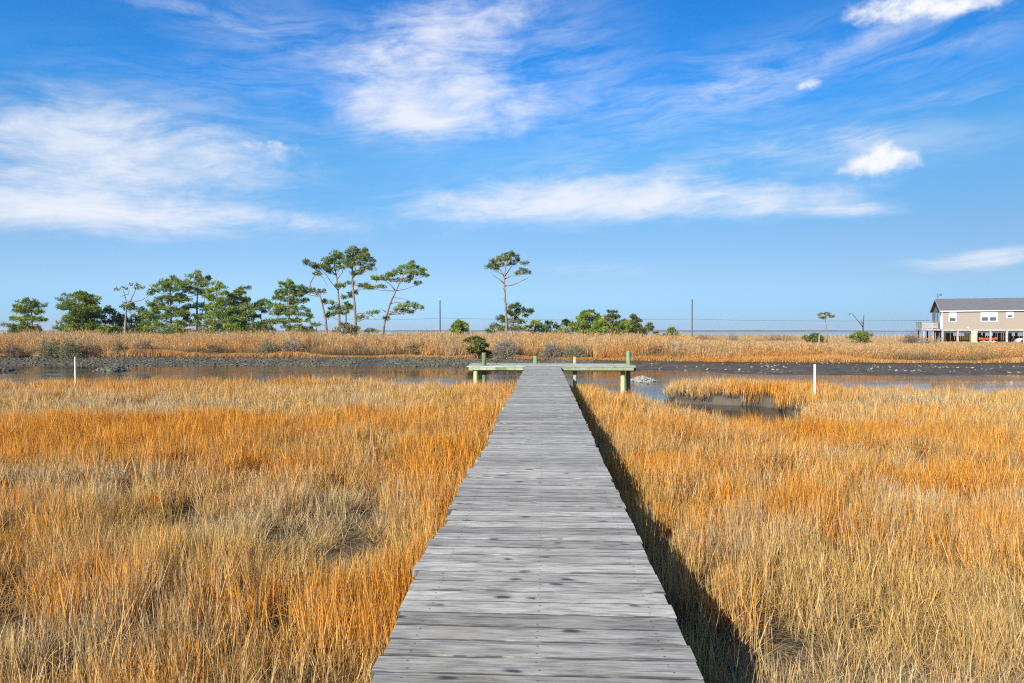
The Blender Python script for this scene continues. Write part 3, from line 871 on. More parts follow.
def pad(nd, mb, c, rx, rz, dens=1.0, L=0.32, w=0.032, base=0.5, ry=None, wood=True):
    """a cloud of needle tufts on twigs: flat-bottomed, domed, broken outline."""
    ry = ry or rx
    c = Vector(c)
    n = int(dens*(52*rx*ry*(rz+0.25) + 11))
    tone = base + 0.06 + random.gauss(0, 0.12)
    for i in range(n):
        a = random.random()*6.283; r = random.random()**0.5 * random.choice((1, 1, 1, 1.3))
        h = random.uniform(-0.7, 1.3)*math.sqrt(max(0.02, 1 - min(r, 1)**2))
        p = c + Vector((math.cos(a)*r*rx, math.sin(a)*r*ry, h*rz))
        d = (p - c); d = Vector((d.x/rx, d.y/ry, d.z/max(rz, .1) + 0.7))
        nd.tuft(p, d, 15, L*random.uniform(0.8, 1.2), w, min(1, max(0, tone + random.gauss(0, 0.13))))
        if wood and i % 3 == 0:
            q = c + Vector((0, 0, -rz*0.5))
            mb.tube([q, q.lerp(p, 0.55) + Vector((0, 0, -0.03)), p], [0.022, 0.014, 0.006], 4, cap=False)

def limb(mb, a, b_, r0, r1, sag=0.0, n=5, wob=0.06):
    a, b_ = Vector(a), Vector(b_)
    L = (b_-a).length
    pts, rr = [], []
    for i in range(n+1):
        t = i/n
        p = a.lerp(b_, t) + Vector((0, 0, -sag*math.sin(math.pi*t)*L))
        if 0 < i < n: p += Vector((random.gauss(0, wob), random.gauss(0, wob), random.gauss(0, wob)))*L*0.25
        pts.append(p); rr.append(r0 + (r1-r0)*t)
    mb.tube(pts, rr, 6, cap=True)

def px_tree(name, cat, label, group, d, trunk, r0, limbs, pads, mat=None, bark=None, dens=1.0, L=0.32, w=0.032, base=0.6):
    """a tree set out from measured points: trunk, limbs and foliage pads at distance d, with depth of its own."""
    mat = mat or M_PINE; bark = bark or M_BARK
    bx, by = G(trunk[0][0], d)
    bz = float(ground_z(np.array([bx]), np.array([by]))[0])
    t = empty(name, (bx, by, bz)); tag(t, label, cat, group)
    mb = MB(); nd = Needles()
    dj = 0.0
    tp = []
    for i, (px, py) in enumerate(trunk):
        p = W(px, py, d); dj += random.uniform(-0.12, 0.12)*(i > 0)
        if i == 0: p.z = bz - 0.1
        tp.append(p + FW*dj)
    n = len(tp)
    mb.tube(tp, [r0*(1.15 if i == 0 else 1)*(1 - 0.72*i/(n-1)) for i in range(n)], 9)
    for L_ in limbs:
        m = len(L_); side = random.uniform(-1, 1)*0.35
        pts = [W(px, py, d) + FW*(side*(W(px, py, d)-W(*L_[0], d)).length) for px, py in L_]
        mb.tube(pts, [r0*0.42*(1 - 0.75*i/(m-1)) for i in range(m)], 6)
    for q in pads:
        px, py, rx, ry = q[:4]
        wm_ = d/F
        c = W(px, py, d)
        # nearest fitting trunk point below the pad
        best = min(range(n), key=lambda i: abs(tp[i].z - (c.z - 0.25*abs(c.x-tp[i].x) - 0.1)))
        off = random.uniform(-0.8, 0.8)*max(0.5, min(1.6, (c - tp[best]).length*0.6))
        c = c + FW*off
        if len(q) < 5:
            limb(mb, tp[best], c + Vector((0, 0, -ry*wm_*0.4)), max(0.025, r0*0.30), 0.012, 0.05)
        pad(nd, mb, c, max(rx*wm_, 0.12), max(ry*wm_, 0.08), dens, L, w, base)
        if len(q) < 5 and rx > 3.5:
            for _ in range(2):
                if random.random() < 0.36:
                    a_ = random.random()*6.283; k_ = random.uniform(.7, 1.15)*rx*wm_
                    c3 = c + Vector((math.cos(a_)*k_, math.sin(a_)*k_, random.uniform(-0.45, 0.5)))
                    limb(mb, c, c3, 0.02, 0.008, 0.03, 3)
                    pad(nd, mb, c3, rx*wm_*0.30, rx*wm_*0.17, dens, L, w, base + random.gauss(0, .1))
    mb.build('trunk', bark, t, smooth=True, origin=(bx, by, bz))
    if nd.V: nd.build('crown', mat, t, (bx, by, bz))
    return t

def auto_tree(name, cat, label, group, px, d, top, bottom, half, n, mat=None, profile='round', tiers=True, r0=0.12, dens=1.0, L=0.3, w=0.032, base=0.58, lean=0.0, bark=None, bare=0.15, gnd=None):
    """a tree grown whorl by whorl between two heights."""
    mat = mat or M_PINE
    bx, by = G(px, d)
    bz = float(ground_z(np.array([bx]), np.array([by]))[0])
    t = empty(name, (bx, by, bz)); tag(t, label, cat, group)
    mb = MB(); nd = Needles()
    zt = CAMZ - (top-HOR)/F*d; zb = CAMZ - (bottom-HOR)/F*d
    H = zt - zb; Rm = half*d/F
    B = Vector((bx, by, bz - 0.1)); T = Vector((bx + lean, by + random.uniform(-.3, .3), zt - 0.25))
    tp = [B.lerp(T, k/6) + Vector((random.gauss(0, .05), random.gauss(0, .05), 0))*(0 < k < 6) for k in range(7)]
    mb.tube(tp, [r0*(1.1 - 0.9*k/6) for k in range(7)], 9)
    def prof(u):
        if profile == 'round': return math.sqrt(max(0.03, 1-(2*u-0.75)**2/1.6))*(1 if u < .75 else 1.25*(1-u)+0.45)
        if profile == 'cone': return max(0.12, 1.0 - 0.9*u)
        if profile == 'flat': return 0.45 + 0.75*math.sin(math.pi*min(1, u*0.9 + 0.05))*(0.7 + 0.3*u)
        return 0.75 + 0.25*math.sin(math.pi*u) if u < 0.8 else 1.0 - 2.4*(u-0.8)
    az = random.random()*6.28
    for i in range(n):
        u = (i + random.random()*0.8)/n
        az += 2.4 + random.uniform(-.5, .5)
        rr = Rm*prof(u)*random.choice((0.35, 0.6, 0.72, 0.85, 1.05))*random.uniform(0.8, 1.15)
        ps = Rm*prof(u)*random.uniform(0.18, 0.42) + 0.12
        z = zb + H*u + random.gauss(0, 0.07)*H
        p0 = B.lerp(T, max(0.05, min(1, (z - 0.3*rr - bz)/max(0.3, T.z-bz))))
        c = Vector((B.lerp(T, min(1, (z-bz)/max(.3, T.z-bz))).x + math.cos(az)*rr, by + math.sin(az)*rr, z))
        if c.z + ps*0.3 > zt: c.z = zt - ps*0.3
        limb(mb, p0, c + Vector((0, 0, -0.1*ps)), max(0.02, r0*0.28), 0.01, 0.04)
        if random.random() > bare*0.3:
            pad(nd, mb, c, ps, ps*(0.42 if tiers else 0.75), dens, L, w, base)
    mb.build('trunk', bark or M_BARK, t, smooth=True, origin=(bx, by, bz))
    nd.build('crown', mat, t, (bx, by, bz))
    return t

PG = 'pines along the far bank'
DP = 76.0
# small flat-topped pine at the far left
px_tree('pine_tree', 'pine tree', 'small flat topped pine standing apart at the far left of the tree line', PG, 74, [(33, 334), (33, 322), (32.5, 312), (31, 303)], 0.10, [],
        [(31, 302, 7, 2.5), (24, 307, 8, 2.8), (39, 306, 7, 2.8), (19, 312, 6, 2.2), (30, 311, 9, 3), (43, 312, 4, 2), (16, 320, 7, 2), (26, 319, 9, 2.4), (38, 320, 8, 2), (13, 326, 6, 2), (27, 327, 10, 2.6), (44, 320, 4, 1.6)], M_PINE)
auto_tree('pine_tree', 'pine tree', 'dense broad dark green tree left of the dead snag', PG, 84, 75, 294, 333, 19, 54, M_PINE, 'round', False, 0.13, 1.0, base=.48)
auto_tree('pine_tree', 'pine tree', 'low bushy pine directly behind the pale dead snag', PG, 131, 79, 303, 333, 18, 26, M_PINE, 'round', True, 0.10, 0.95, base=.42)
auto_tree('pine_tree', 'pine tree', 'small low pine filling the gap between the broad tree and the dead snag', PG, 109, 78, 307, 333, 10, 14, M_PINE_DARK, 'round', True, 0.08, 0.9)
# half-dead snag
px_tree('snag_tree', 'dead tree', 'nearly bare pale snag with forked limbs and wisps of needles', 'bare trees of the far bank', 73, [(124.5, 337), (125, 325), (125.5, 314), (126, 306)], 0.17,
        [[(126, 306), (125, 300), (122, 293), (120, 289), (117, 290)], [(126, 306), (131, 300), (134, 294), (136, 289), (141, 286)], [(126, 305), (133, 302), (142, 300), (148, 297), (153, 291)], [(125, 303), (121, 301), (118, 299)], [(122, 296), (128, 294), (129, 290)], [(120, 289), (123, 286)], [(136, 289), (135, 286), (138, 283)], [(153, 291), (152, 287), (149, 284)]],
        [(116, 290, 2.2, 1.2, 1), (122, 288.5, 3, 1.5, 1), (138, 285, 4, 2, 1), (134.5, 287.5, 3, 1.3, 1), (143, 287, 3.5, 1.6, 1), (146, 290, 3, 1.3, 1), (150, 285, 3, 1.5, 1)], M_PINE_DARK, M_DEADWOOD, 0.35, 0.22)
px_tree('pine_tree', 'pine tree', 'tiered pine right of the dead snag with flat layered boughs', PG, DP, [(171, 336), (171, 322), (170.5, 308), (170, 294), (171, 281)], 0.15, [],
        [(172, 279.5, 6, 2.5), (177, 284, 7, 3), (166, 283, 6, 3), (161, 286, 7, 2.8), (157, 291, 5, 2.2), (172, 290, 8, 3), (183, 287, 5, 2.2), (178, 299, 9, 2.6), (166, 299, 10, 2.6), (155, 303, 7, 2.2), (150, 306, 4, 1.4), (185, 300, 5, 1.8), (165, 309, 9, 2.2), (153, 313, 8, 2), (147, 314, 4, 1.4), (178, 311, 7, 2), (160, 318, 9, 2), (169, 316, 7, 2), (150, 322, 7, 1.8), (186, 313, 5, 1.4)], M_PINE, base=.5)
px_tree('pine_tree', 'pine tree', 'taller open pine between the layered pine and the light green one', PG, DP+2, [(197, 336), (197, 322), (196.5, 308), (197, 295), (197.5, 280)], 0.14,
        [[(199, 336), (199.5, 320), (200, 305), (201, 296)]],
        [(197, 277, 6, 2.6), (203, 280, 6, 2.6), (190, 283, 5, 2.4), (199, 285, 8, 3), (207, 284, 4, 2), (186, 289, 5, 2.2), (194, 292, 8, 3), (204, 293, 6, 2.5), (199, 306, 7, 2.6), (190, 307, 6, 2), (206, 310, 4, 1.8), (199, 316, 6, 2.6), (187, 316, 4, 1.6), (193, 322, 5, 1.8), (183, 296, 4, 1.6)], M_PINE, base=.55)
px_tree('pine_tree', 'pine tree', 'light yellowish green thin pine leaning among the tree line', PG, DP-1, [(225, 337), (224, 322), (221, 308), (217, 295), (216, 285)], 0.10, [],
        [(216, 283.5, 4, 2), (221, 287, 5, 2.2), (212, 290, 6, 2.5), (224, 294, 5, 2.2), (208, 297, 5, 2.2), (216, 299, 7, 2.8), (225, 303, 5, 2), (213, 307, 7, 2.3), (206, 318, 5, 1.8), (219, 314, 5, 2), (211, 322, 5, 1.8)], M_LEAF, base=.5)
auto_tree('pine_tree', 'pine tree', 'full rounded bright green pine right of the light thin one', PG, 241, DP, 287, 333, 21, 44, M_LEAF, 'round', True, 0.14, 1.0, base=.42)
auto_tree('pine_tree', 'pine tree', 'half hidden dark pine behind the gap between layered pine and open pine', PG, 184, 84, 307, 333, 9, 16, M_PINE_DARK, 'round', True, 0.08, 0.95)
auto_tree('pine_tree', 'pine tree', 'half hidden pine behind the light yellowish green thin pine', PG, 213, 84, 301, 333, 10, 20, M_PINE, 'round', True, 0.08, 0.95)
auto_tree('pine_tree', 'pine tree', 'narrow dark pine squeezed between two rounder pines', PG, 262, DP+3, 300, 333, 9, 14, M_PINE_DARK, 'round', True, 0.09, 0.9)
px_tree('pine_tree', 'pine tree', 'loose conical pine just left of the tall crooked pines', PG, DP, [(289, 336), (289, 322), (289, 310), (289.5, 296), (290, 284)], 0.12, [],
        [(290, 282.5, 3.5, 2), (286, 287, 5, 2.2), (294, 288, 5, 2.2), (281, 292, 5, 2), (290, 293, 8, 2.5), (299, 295, 6, 2), (305, 292, 4, 1.5), (277, 298, 5, 1.8), (287, 300, 9, 2.5), (298, 302, 7, 2.2), (274, 306, 5, 1.8), (284, 308, 9, 2.4), (300, 309, 7, 2.2), (292, 314, 9, 2.4), (275, 314, 7, 2), (306, 315, 6, 2), (284, 321, 9, 2.2), (300, 321, 8, 2.2), (271, 322, 6, 1.8), (292, 327, 10, 2)], M_PINE, base=.5)
# the tall open pines
px_tree('pine_tree', 'pine tree', 'crooked pine with a bent trunk leaning out left of the tallest pine', PG, DP-1, [(328.5, 336), (326, 320), (323, 305), (320.5, 296), (312, 289), (310.5, 284), (314, 277), (318, 271)], 0.13,
        [[(320.5, 296), (315, 294), (308, 291), (303, 289)], [(318, 271), (312, 267), (308, 264)], [(318, 272), (324, 279), (329, 287)], [(327, 326), (320, 324), (314, 325)]],
        [(308, 263, 2.5, 2, 1), (312, 265.5, 5, 2.2), (320, 268, 6, 2.4), (318, 274, 4, 1.6), (303, 288.5, 5, 1.8, 1), (311, 291, 6, 2, 1), (321, 292, 6, 1.8), (299, 291, 3, 1.2), (316, 325, 4, 1.2, 1), (305, 293, 4, 1.4)], M_PINE_DARK, base=.55, dens=.9)
px_tree('pine_tree', 'pine tree', 'tall pine with open crown left of the tallest pine', PG, DP, [(339.5, 336), (339.5, 320), (339, 305), (338, 290), (336, 275), (334, 264), (336, 257)], 0.15,
        [[(338, 290), (332, 283), (327, 275), (322, 270)], [(337, 280), (342, 272), (345, 262)], [(336, 275), (330, 268), (328, 262)]],
        [(336, 255, 6, 2.6), (329, 260, 6, 2.4), (341, 257, 6, 2.6), (334, 263, 7, 2.6), (323, 266, 5, 2), (345, 262, 5, 2.2), (340, 268, 5, 2), (331, 270, 5, 1.8), (342, 286, 4, 1.8), (345, 298, 4, 1.6), (330, 303, 5, 1.6), (336, 309, 6, 2), (345, 309, 7, 2.4), (340, 313, 7, 2), (331, 315, 4, 1.4), (349, 307, 4, 1.6)], M_PINE, base=.55, dens=.95)
px_tree('pine_tree', 'pine tree', 'tallest pine of the far bank with a straight trunk and domed crown', PG, DP-2, [(355.5, 337), (355.5, 322), (355, 306), (353.5, 290), (352.5, 275), (353, 262), (355, 252)], 0.17,
        [[(353, 278), (360, 271), (367, 266), (372, 263)], [(353, 270), (347, 262), (347, 255)], [(354, 285), (361, 285), (367, 288)], [(355, 314), (365, 313), (373, 316), (378, 320)]],
        [(355, 249.5, 5, 2.2), (350, 253, 5, 2.2), (361, 252, 5, 2.2), (357, 256, 7, 2.6), (348, 259, 5, 2), (364, 259, 6, 2), (370, 261, 6, 1.9), (359, 264, 6, 2.2), (352, 267, 5, 2), (372, 269, 4, 1.6), (365, 268, 5, 1.8), (357, 273, 5, 1.8), (363, 286, 5, 1.5), (369, 288, 4, 1.3), (350, 283, 3.5, 1.5), (353, 293, 4, 1.6), (362, 318, 5, 1.5), (376, 313, 5, 1.3), (372, 331, 6, 1.6), (355, 329, 4, 1.8)], M_PINE_DARK, base=.6, dens=.95)
px_tree('pine_tree', 'pine tree', 'leaning pine right of the tallest pine with layered boughs reaching right', PG, DP-2, [(381.5, 336), (384, 325), (387, 314), (391, 302), (396, 291), (401, 281), (405, 272)], 0.15,
        [[(396, 291), (391, 285), (386, 281), (380, 280)], [(401, 281), (408, 276), (416, 273), (423, 273)], [(390, 304), (396, 302), (410, 304), (419, 302)], [(388, 311), (397, 312), (404, 314), (412, 309)], [(386, 312), (380, 308)], [(393, 297), (404, 299), (410, 301)]],
        [(405, 268, 6, 2), (412, 268, 6, 2), (419, 273.5, 6, 2), (425, 275.5, 4, 1.4), (412, 274, 6, 2), (398, 272, 5, 1.8), (390, 275, 5, 1.7), (383, 279, 5, 2), (377, 278.5, 4, 1.5), (394, 280, 5, 1.6), (405, 281, 5, 1.5), (417, 283, 4, 1.3), (379, 287, 5, 1.3), (372, 288, 4, 1.2), (404, 306.5, 5, 1.5), (412, 306, 6, 1.7), (420, 308, 5, 1.5), (408, 312, 5, 1.3), (398, 310, 3, 1.2), (387, 319, 3, 1.5)], M_PINE, base=.58, dens=.95)
px_tree('pine_tree', 'pine tree', 'lone tall slender pine with a tufted top behind the dock', PG, 70, [(507, 338), (506.5, 322), (505.5, 305), (504.5, 288), (504.5, 275), (506, 266)], 0.15,
        [[(504.5, 284), (499, 279), (494, 276), (490, 271)], [(504.5, 278), (501, 271), (497, 265)], [(505, 286), (513, 285), (521, 281), (528, 278)], [(505, 276), (509, 270), (513, 264)], [(506, 266), (512, 261), (519, 263), (524, 265)], [(505, 279), (511, 276), (519, 276), (526, 273)], [(506, 305), (509, 302)], [(504.6, 290), (502, 287)], [(505.5, 300), (502, 298)]],
        [(509, 255, 4.5, 1.6), (514, 257, 4.5, 1.6), (502, 259, 5.5, 2.2), (496, 261, 4.5, 2), (491, 265, 3.5, 1.8), (489, 268, 3.5, 1.5), (508, 260, 5, 2), (517, 261, 4, 1.4), (524, 263.5, 4.5, 1.5, 1), (500, 264, 4.5, 1.8), (512, 264, 3.5, 1.4), (495, 268, 3, 1.3), (522, 271, 4.5, 1.6, 1), (527, 273.5, 4, 1.6, 1), (519, 273.5, 3, 1.2, 1)], M_PINE_DARK, base=.62, dens=.8, L=.28)
MG = 'young trees and bushes at the edge of the reeds'
px_tree('young_tree', 'tree', 'ragged dark green young tree at the foot of the lone slender pine', MG, 74, [(513, 337), (513, 325), (514, 314), (515, 308)], 0.09, [[(514, 314), (520, 311), (527, 311)]],
        [(515, 307, 4, 2), (521, 310, 5, 1.8), (528, 312, 5, 1.5), (509, 312, 4, 2), (516, 315, 6, 2.2), (501, 319, 5, 2.2), (508, 322, 6, 2.4), (518, 322, 6, 2.2), (496, 327, 6, 2.4), (507, 329, 7, 2.4), (519, 329, 6, 2.2), (491, 331, 5, 1.8)], M_PINE_DARK, base=.45)
def shrub(name, cat, label, group, px, d, top, bottom, half, mat, n=14, tiers=False, profile='round', L=.26, base=.5, dens=1.0):
    return auto_tree(name, cat, label, group, px, d, top, bottom, half, n, mat, profile, tiers, 0.05, dens, L, 0.034, base)
shrub('young_tree', 'tree', 'small bright green sapling alone between utility pole and dock', MG, 459, 73, 320, 335, 8, M_LEAF, 14)
shrub('young_tree', 'tree', 'short green bush right beside the lone slender pine', MG, 535, 78, 321, 335, 9, M_PINE, 10)
shrub('young_tree', 'tree', 'small spiky green bush, second right of the lone slender pine', MG, 549, 80, 322, 335, 8, M_PINE_DARK, 9)
shrub('young_tree', 'tree', 'low green bush left of the rounded light green tree', MG, 566, 78, 321, 335, 12, M_LEAF, 10)
shrub('young_tree', 'tree', 'rounded light green tree behind the right half of the dock', MG, 588, 76, 311.5, 335, 15, M_LEAF, 30, base=.45)
shrub('cedar_tree', 'cedar tree', 'feathery olive cedar right of the rounded light green tree', MG, 613, 75, 311.5, 336, 14, M_CEDAR, 24, True)
shrub('cedar_tree', 'cedar tree', 'dark broad cedar at the right end of the tree clump', MG, 634, 74, 315.5, 337, 14, M_CEDAR, 26, True, 'cone')
shrub('cedar_tree', 'cedar tree', 'small cedar trailing off behind the broad dark cedar', MG, 649, 80, 323, 336, 8, M_CEDAR, 8, True)
shrub('young_tree', 'tree', 'little lone green bush left of the right utility pole', MG, 671, 79, 329, 337, 5.5, M_PINE_DARK, 8)
for px, top, hw, mat, lab in ((602, 321, 11, M_LEAF, 'green bush between the rounded light green tree and the feathery cedar'), (624, 323, 10, M_PINE, 'green bush between the feathery cedar and the broad dark cedar'), (160, 323, 14, M_LEAF, 'low yellow green bush under the layered pine'), (178, 327, 9, M_YELLOWLEAF, 'small yellow leaved bush at the foot of the layered pine'),
        (207, 322, 14, M_YELLOWLEAF, 'broad yellow green bush under the open pine'), (236, 323, 10, M_LEAF, 'low bush under the full rounded pine'),
        (262, 323, 12, M_PINE_DARK, 'dark bush at the foot of the narrow dark pine'), (305, 328, 12, M_CEDAR, 'olive bush at the foot of the loose conical pine'),
        (345, 324, 11, M_TWIG_OLIVE, 'grey olive bush between the two tall pine trunks'), (110, 328, 16, M_YELLOWLEAF, 'low yellow green bush beneath the dead snag'), (25, 329, 16, M_PINE_DARK, 'dark low bush under the flat topped pine'), (140, 329, 12, M_PINE_DARK, 'dark low bush just right of the dead snag')):
    shrub('bush', 'bush', lab, 'bushes under the pines', px, 73.5, top, 336, hw, mat, 12, dens=.9)

def twig_shrub(label, px, d, top, bottom, half, mat, n=420, leaf=None, ground_py=None):
    bx, by = G(px, d); bz = float(ground_z(np.array([bx]), np.array([by]))[0])
    zt = CAMZ - (top-HOR)/F*d; H = max(0.5, zt - bz); Rm = half*d/F
    t = empty('bare_shrub', (bx, by, bz)); tag(t, label, 'shrub', 'twiggy shrubs along the far bank')
    mb = MB(); nd = Needles()
    for i in range(16):
        a = random.random()*6.28; r = random.uniform(.2, .8)
        tip = Vector((bx + math.cos(a)*Rm*r, by + math.sin(a)*Rm*r*0.8, bz + H*random.uniform(.5, .9)*math.sqrt(1-r*r*0.6)))
        limb(mb, (bx + random.uniform(-.2, .2)*Rm, by, bz-0.05), tip, 0.03, 0.008, -0.05, 4, 0.2)
    for i in range(n):
        a = random.random()*6.28; u = random.random()**0.55; e = math.asin(random.uniform(-0.05, 1))
        p = Vector((bx + math.cos(a)*math.cos(e)*u*Rm, by + math.sin(a)*math.cos(e)*u*Rm*0.8, bz + H*(0.12 + 0.88*u*math.sin(e))*random.uniform(.85, 1.06)))
        nd.tuft(p, (p - Vector((bx, by, bz + H*.3))), 7, 0.34, 0.013, random.gauss(.5, .2), 0.8)
    mb.build('stem', M_DEADWOOD, t, origin=(bx, by, bz))
    nd.build('twigs', mat, t, (bx, by, bz))
for a in (('small grey twiggy shrub in the reeds at the far left bank', 14, 55.1, 346, 358, 9, M_TWIG_BROWN, 200),
          ('broad dark grey olive shrub left of the paired shrub on the left bank', 52, 55.1, 338, 357, 13, M_TWIG_OLIVE, 480),
          ('olive green twiggy shrub in the reeds above the thin white stake', 72, 54.7, 339, 357, 12, M_TWIG_OLIVE, 480),
          ('brown twiggy shrub right of the olive pair on the left bank', 92, 55.1, 343, 357, 9, M_TWIG_BROWN, 300),
          ('small olive shrub in the reeds below the dead snag', 119, 55.3, 341, 354, 7, M_TWIG_OLIVE, 220),
          ('brown grey shrub in the reeds below the layered pine', 144, 55.5, 341, 354, 9, M_TWIG_BROWN, 260),
          ('wide grey shrub in the reeds below the light thin pine', 212, 55.5, 344, 356, 12, M_TWIG_BROWN, 280),
          ('faint olive shrub in the reeds below the loose conical pine', 268, 55.1, 341, 358, 12, M_TWIG_OLIVE, 320),
          ('large grey shrub in the reeds left of the tall crooked pines', 292, 55.3, 338, 356, 13, M_TWIG, 380),
          ('small brown shrub in the reeds below the tallest pine', 358, 55.5, 344, 357, 9, M_TWIG_BROWN, 240),
          ('small grey olive shrub in the reeds below the leaning pine', 412, 55.5, 343, 356, 9, M_TWIG_OLIVE, 260),
          ('rounded grey bare shrub in the reeds left of the short green dock post', 506, 52.5, 338, 358, 13, M_TWIG, 520),
          ('flat brown shrub in the reeds between the two short dock posts', 552, 51.3, 343, 357, 10, M_TWIG, 320),
          ('grey olive shrub in the reeds right of the short tan dock post', 574, 51.1, 345, 359, 11, M_TWIG_OLIVE, 320),
          ('dark grey shrub in the reeds just right of the tall right dock post', 655, 49.3, 346, 361, 11, M_TWIG_BROWN, 420),
          ('pale grey bare shrub in the reeds below the lone small bush', 676, 49.7, 345, 361, 11, M_TWIG, 380),
          ('low grey shrub in the reeds below the right utility pole', 699, 49.9, 347, 360, 9, M_TWIG, 260),
          ('brown dome shaped shrub left of the stilt house deck', 911, 92, 333, 345, 10, M_TWIG_BROWN, 420),
          ('grey brown shrub in the distant scrub right of the utility pole', 733, 110, 332.5, 339, 8, M_TWIG, 240),
          ('low wide brown scrub left of the sparse right hand tree', 778, 112, 335.0, 341, 24, M_TWIG_BROWN, 520),
          ('low brown scrub below the right utility pole far out on the meadow', 706, 118, 335.0, 341, 14, M_TWIG_BROWN, 320)):
    twig_shrub(*a)
shrub('cedar_tree', 'cedar tree', 'dark green shrubby cedar in the reeds above the tall left dock post', MG, 477, 52.8, 337.5, 355, 9, M_CEDAR, 20, True, base=.45)
shrub('bush', 'bush', 'dark olive bush below the sparse right hand tree', MG, 815, 88, 335, 344, 10, M_CEDAR, 16)
shrub('bush', 'bush', 'yellow green bush at the foot of the leafless forked tree', MG, 861, 88, 332.5, 345, 11, M_YELLOWLEAF, 18, base=.4)
px_tree('sparse_tree', 'tree', 'spindly tree with a few leaf clumps left of the leafless forked tree', 'bare trees of the far bank', 88, [(827, 343), (827, 333), (826, 327), (824.5, 321), (823, 316)], 0.08,
        [[(826, 327), (829, 322), (831, 317)], [(824.5, 321), (827, 318), (827, 315)]], [(822, 315, 3, 1.5, 1), (826.5, 314.5, 3, 1.6, 1), (831, 316.5, 3, 1.5, 1), (824, 318, 2, 1, 1), (821, 318, 2, 1, 1)], M_CEDAR, M_DEADWOOD, 0.8, .24)
px_tree('bare_tree', 'dead tree', 'leafless forked tree with one long limb leaning left', 'bare trees of the far bank', 88, [(863.5, 344), (863.5, 335), (863, 328), (863.5, 322), (864, 315)], 0.14,
        [[(863, 327), (859, 323), (855, 319), (850, 314), (845, 313)], [(863.3, 324), (861, 322), (860, 320)], [(850, 314), (848, 315.5)]], [], None, simple_mat('dark_bare_bark', (0.05, 0.04, 0.035), (0.11, 0.09, 0.08), 5, .9))

# driftwood by the house
def driftwood():
    x, y = G(925, 90); z = float(ground_z(np.array([x]), np.array([y]))[0])
    mb = MB()
    for i in range(22):
        a = random.random()*6.28; r = random.uniform(.2, 1.8)
        p = Vector((x + math.cos(a)*r, y + math.sin(a)*r*0.5, z + random.uniform(.3, .7)))
        q = p + Vector((random.gauss(0, 1.0), random.gauss(0, .5), random.uniform(-.1, .9)))
        limb(mb, p, q, random.uniform(.03, .07), 0.015, 0.05, 4, 0.15)
        limb(mb, p.lerp(q, .5), p.lerp(q, .5) + Vector((random.gauss(0, .4), random.gauss(0, .3), .3)), .025, .01, 0, 3)
    o = mb.build('brush_pile', M_DEADWOOD, origin=(x, y, z))
    tag(o, 'tangled heap of pale dead branches below the stilt house deck', 'brush pile')
driftwood()

# ------------------------------------------------------------------ stilt house
M_SIDING, nt, b = new_mat('beige_lap_siding')
tc = nt.node('ShaderNodeTexCoord').outputs['Object']; q = nt.sep(tc)
lap = nt.m('FRACT', nt.m('MULTIPLY', q[2], 7.0))
nz = nt.noise(nt.scale(tc, (.6, .6, 3)), 2.0, 4)
nt.l.new(nt.mix(nz, (0.262, 0.218, 0.172), (0.31, 0.262, 0.21)), b.inputs['Base Color'])
b.inputs['Roughness'].default_value = 0.6
bump(nt, b, lap, 0.6, 0.02)
M_SHINGLE, nt, b = new_mat('grey_roof_shingles')
tc = nt.node('ShaderNodeTexCoord').outputs['Object']
br = nt.node('ShaderNodeTexBrick'); nt.l.new(nt.scale(tc, (1, 1.0, 1)), br.inputs[0])
br.inputs['Color1'].default_value = (0.085, 0.088, 0.10, 1); br.inputs['Color2'].default_value = (0.13, 0.13, 0.14, 1); br.inputs['Mortar'].default_value = (0.06, 0.06, 0.065, 1)
br.inputs['Scale'].default_value = 3.0; br.inputs['Mortar Size'].default_value = 0.012
nt.l.new(nt.mix(nt.m('MULTIPLY', nt.noise(tc, 0.9, 4), 0.5), br.outputs[0], (0.16, 0.15, 0.15)), b.inputs['Base Color']); b.inputs['Roughness'].default_value = 0.85
M_TRIM = simple_mat('white_trim', (0.68, 0.68, 0.67), (0.78, 0.78, 0.77), 3, .5, bs=0)
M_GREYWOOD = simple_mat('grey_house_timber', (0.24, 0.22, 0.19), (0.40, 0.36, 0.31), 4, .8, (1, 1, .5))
M_DARKWOOD = simple_mat('dark_and_shaded_timber', (0.05, 0.048, 0.045), (0.11, 0.10, 0.09), 4, .8)  # dark timber; also paints shade onto the rear posts, stilts and slats
M_COLUMN = simple_mat('cream_boxed_column', (0.52, 0.42, 0.24), (0.64, 0.53, 0.33), 3, .7)
M_GLASS, nt, b = new_mat('window_glass'); b.inputs['Base Color'].default_value = (0.06, 0.08, 0.10, 1); b.inputs['Roughness'].default_value = 0.05; b.inputs['Specular IOR Level'].default_value = .6
M_BLIND = simple_mat('white_window_blind', (0.66, 0.68, 0.70), (0.76, 0.78, 0.80), 3, .6, bs=0)

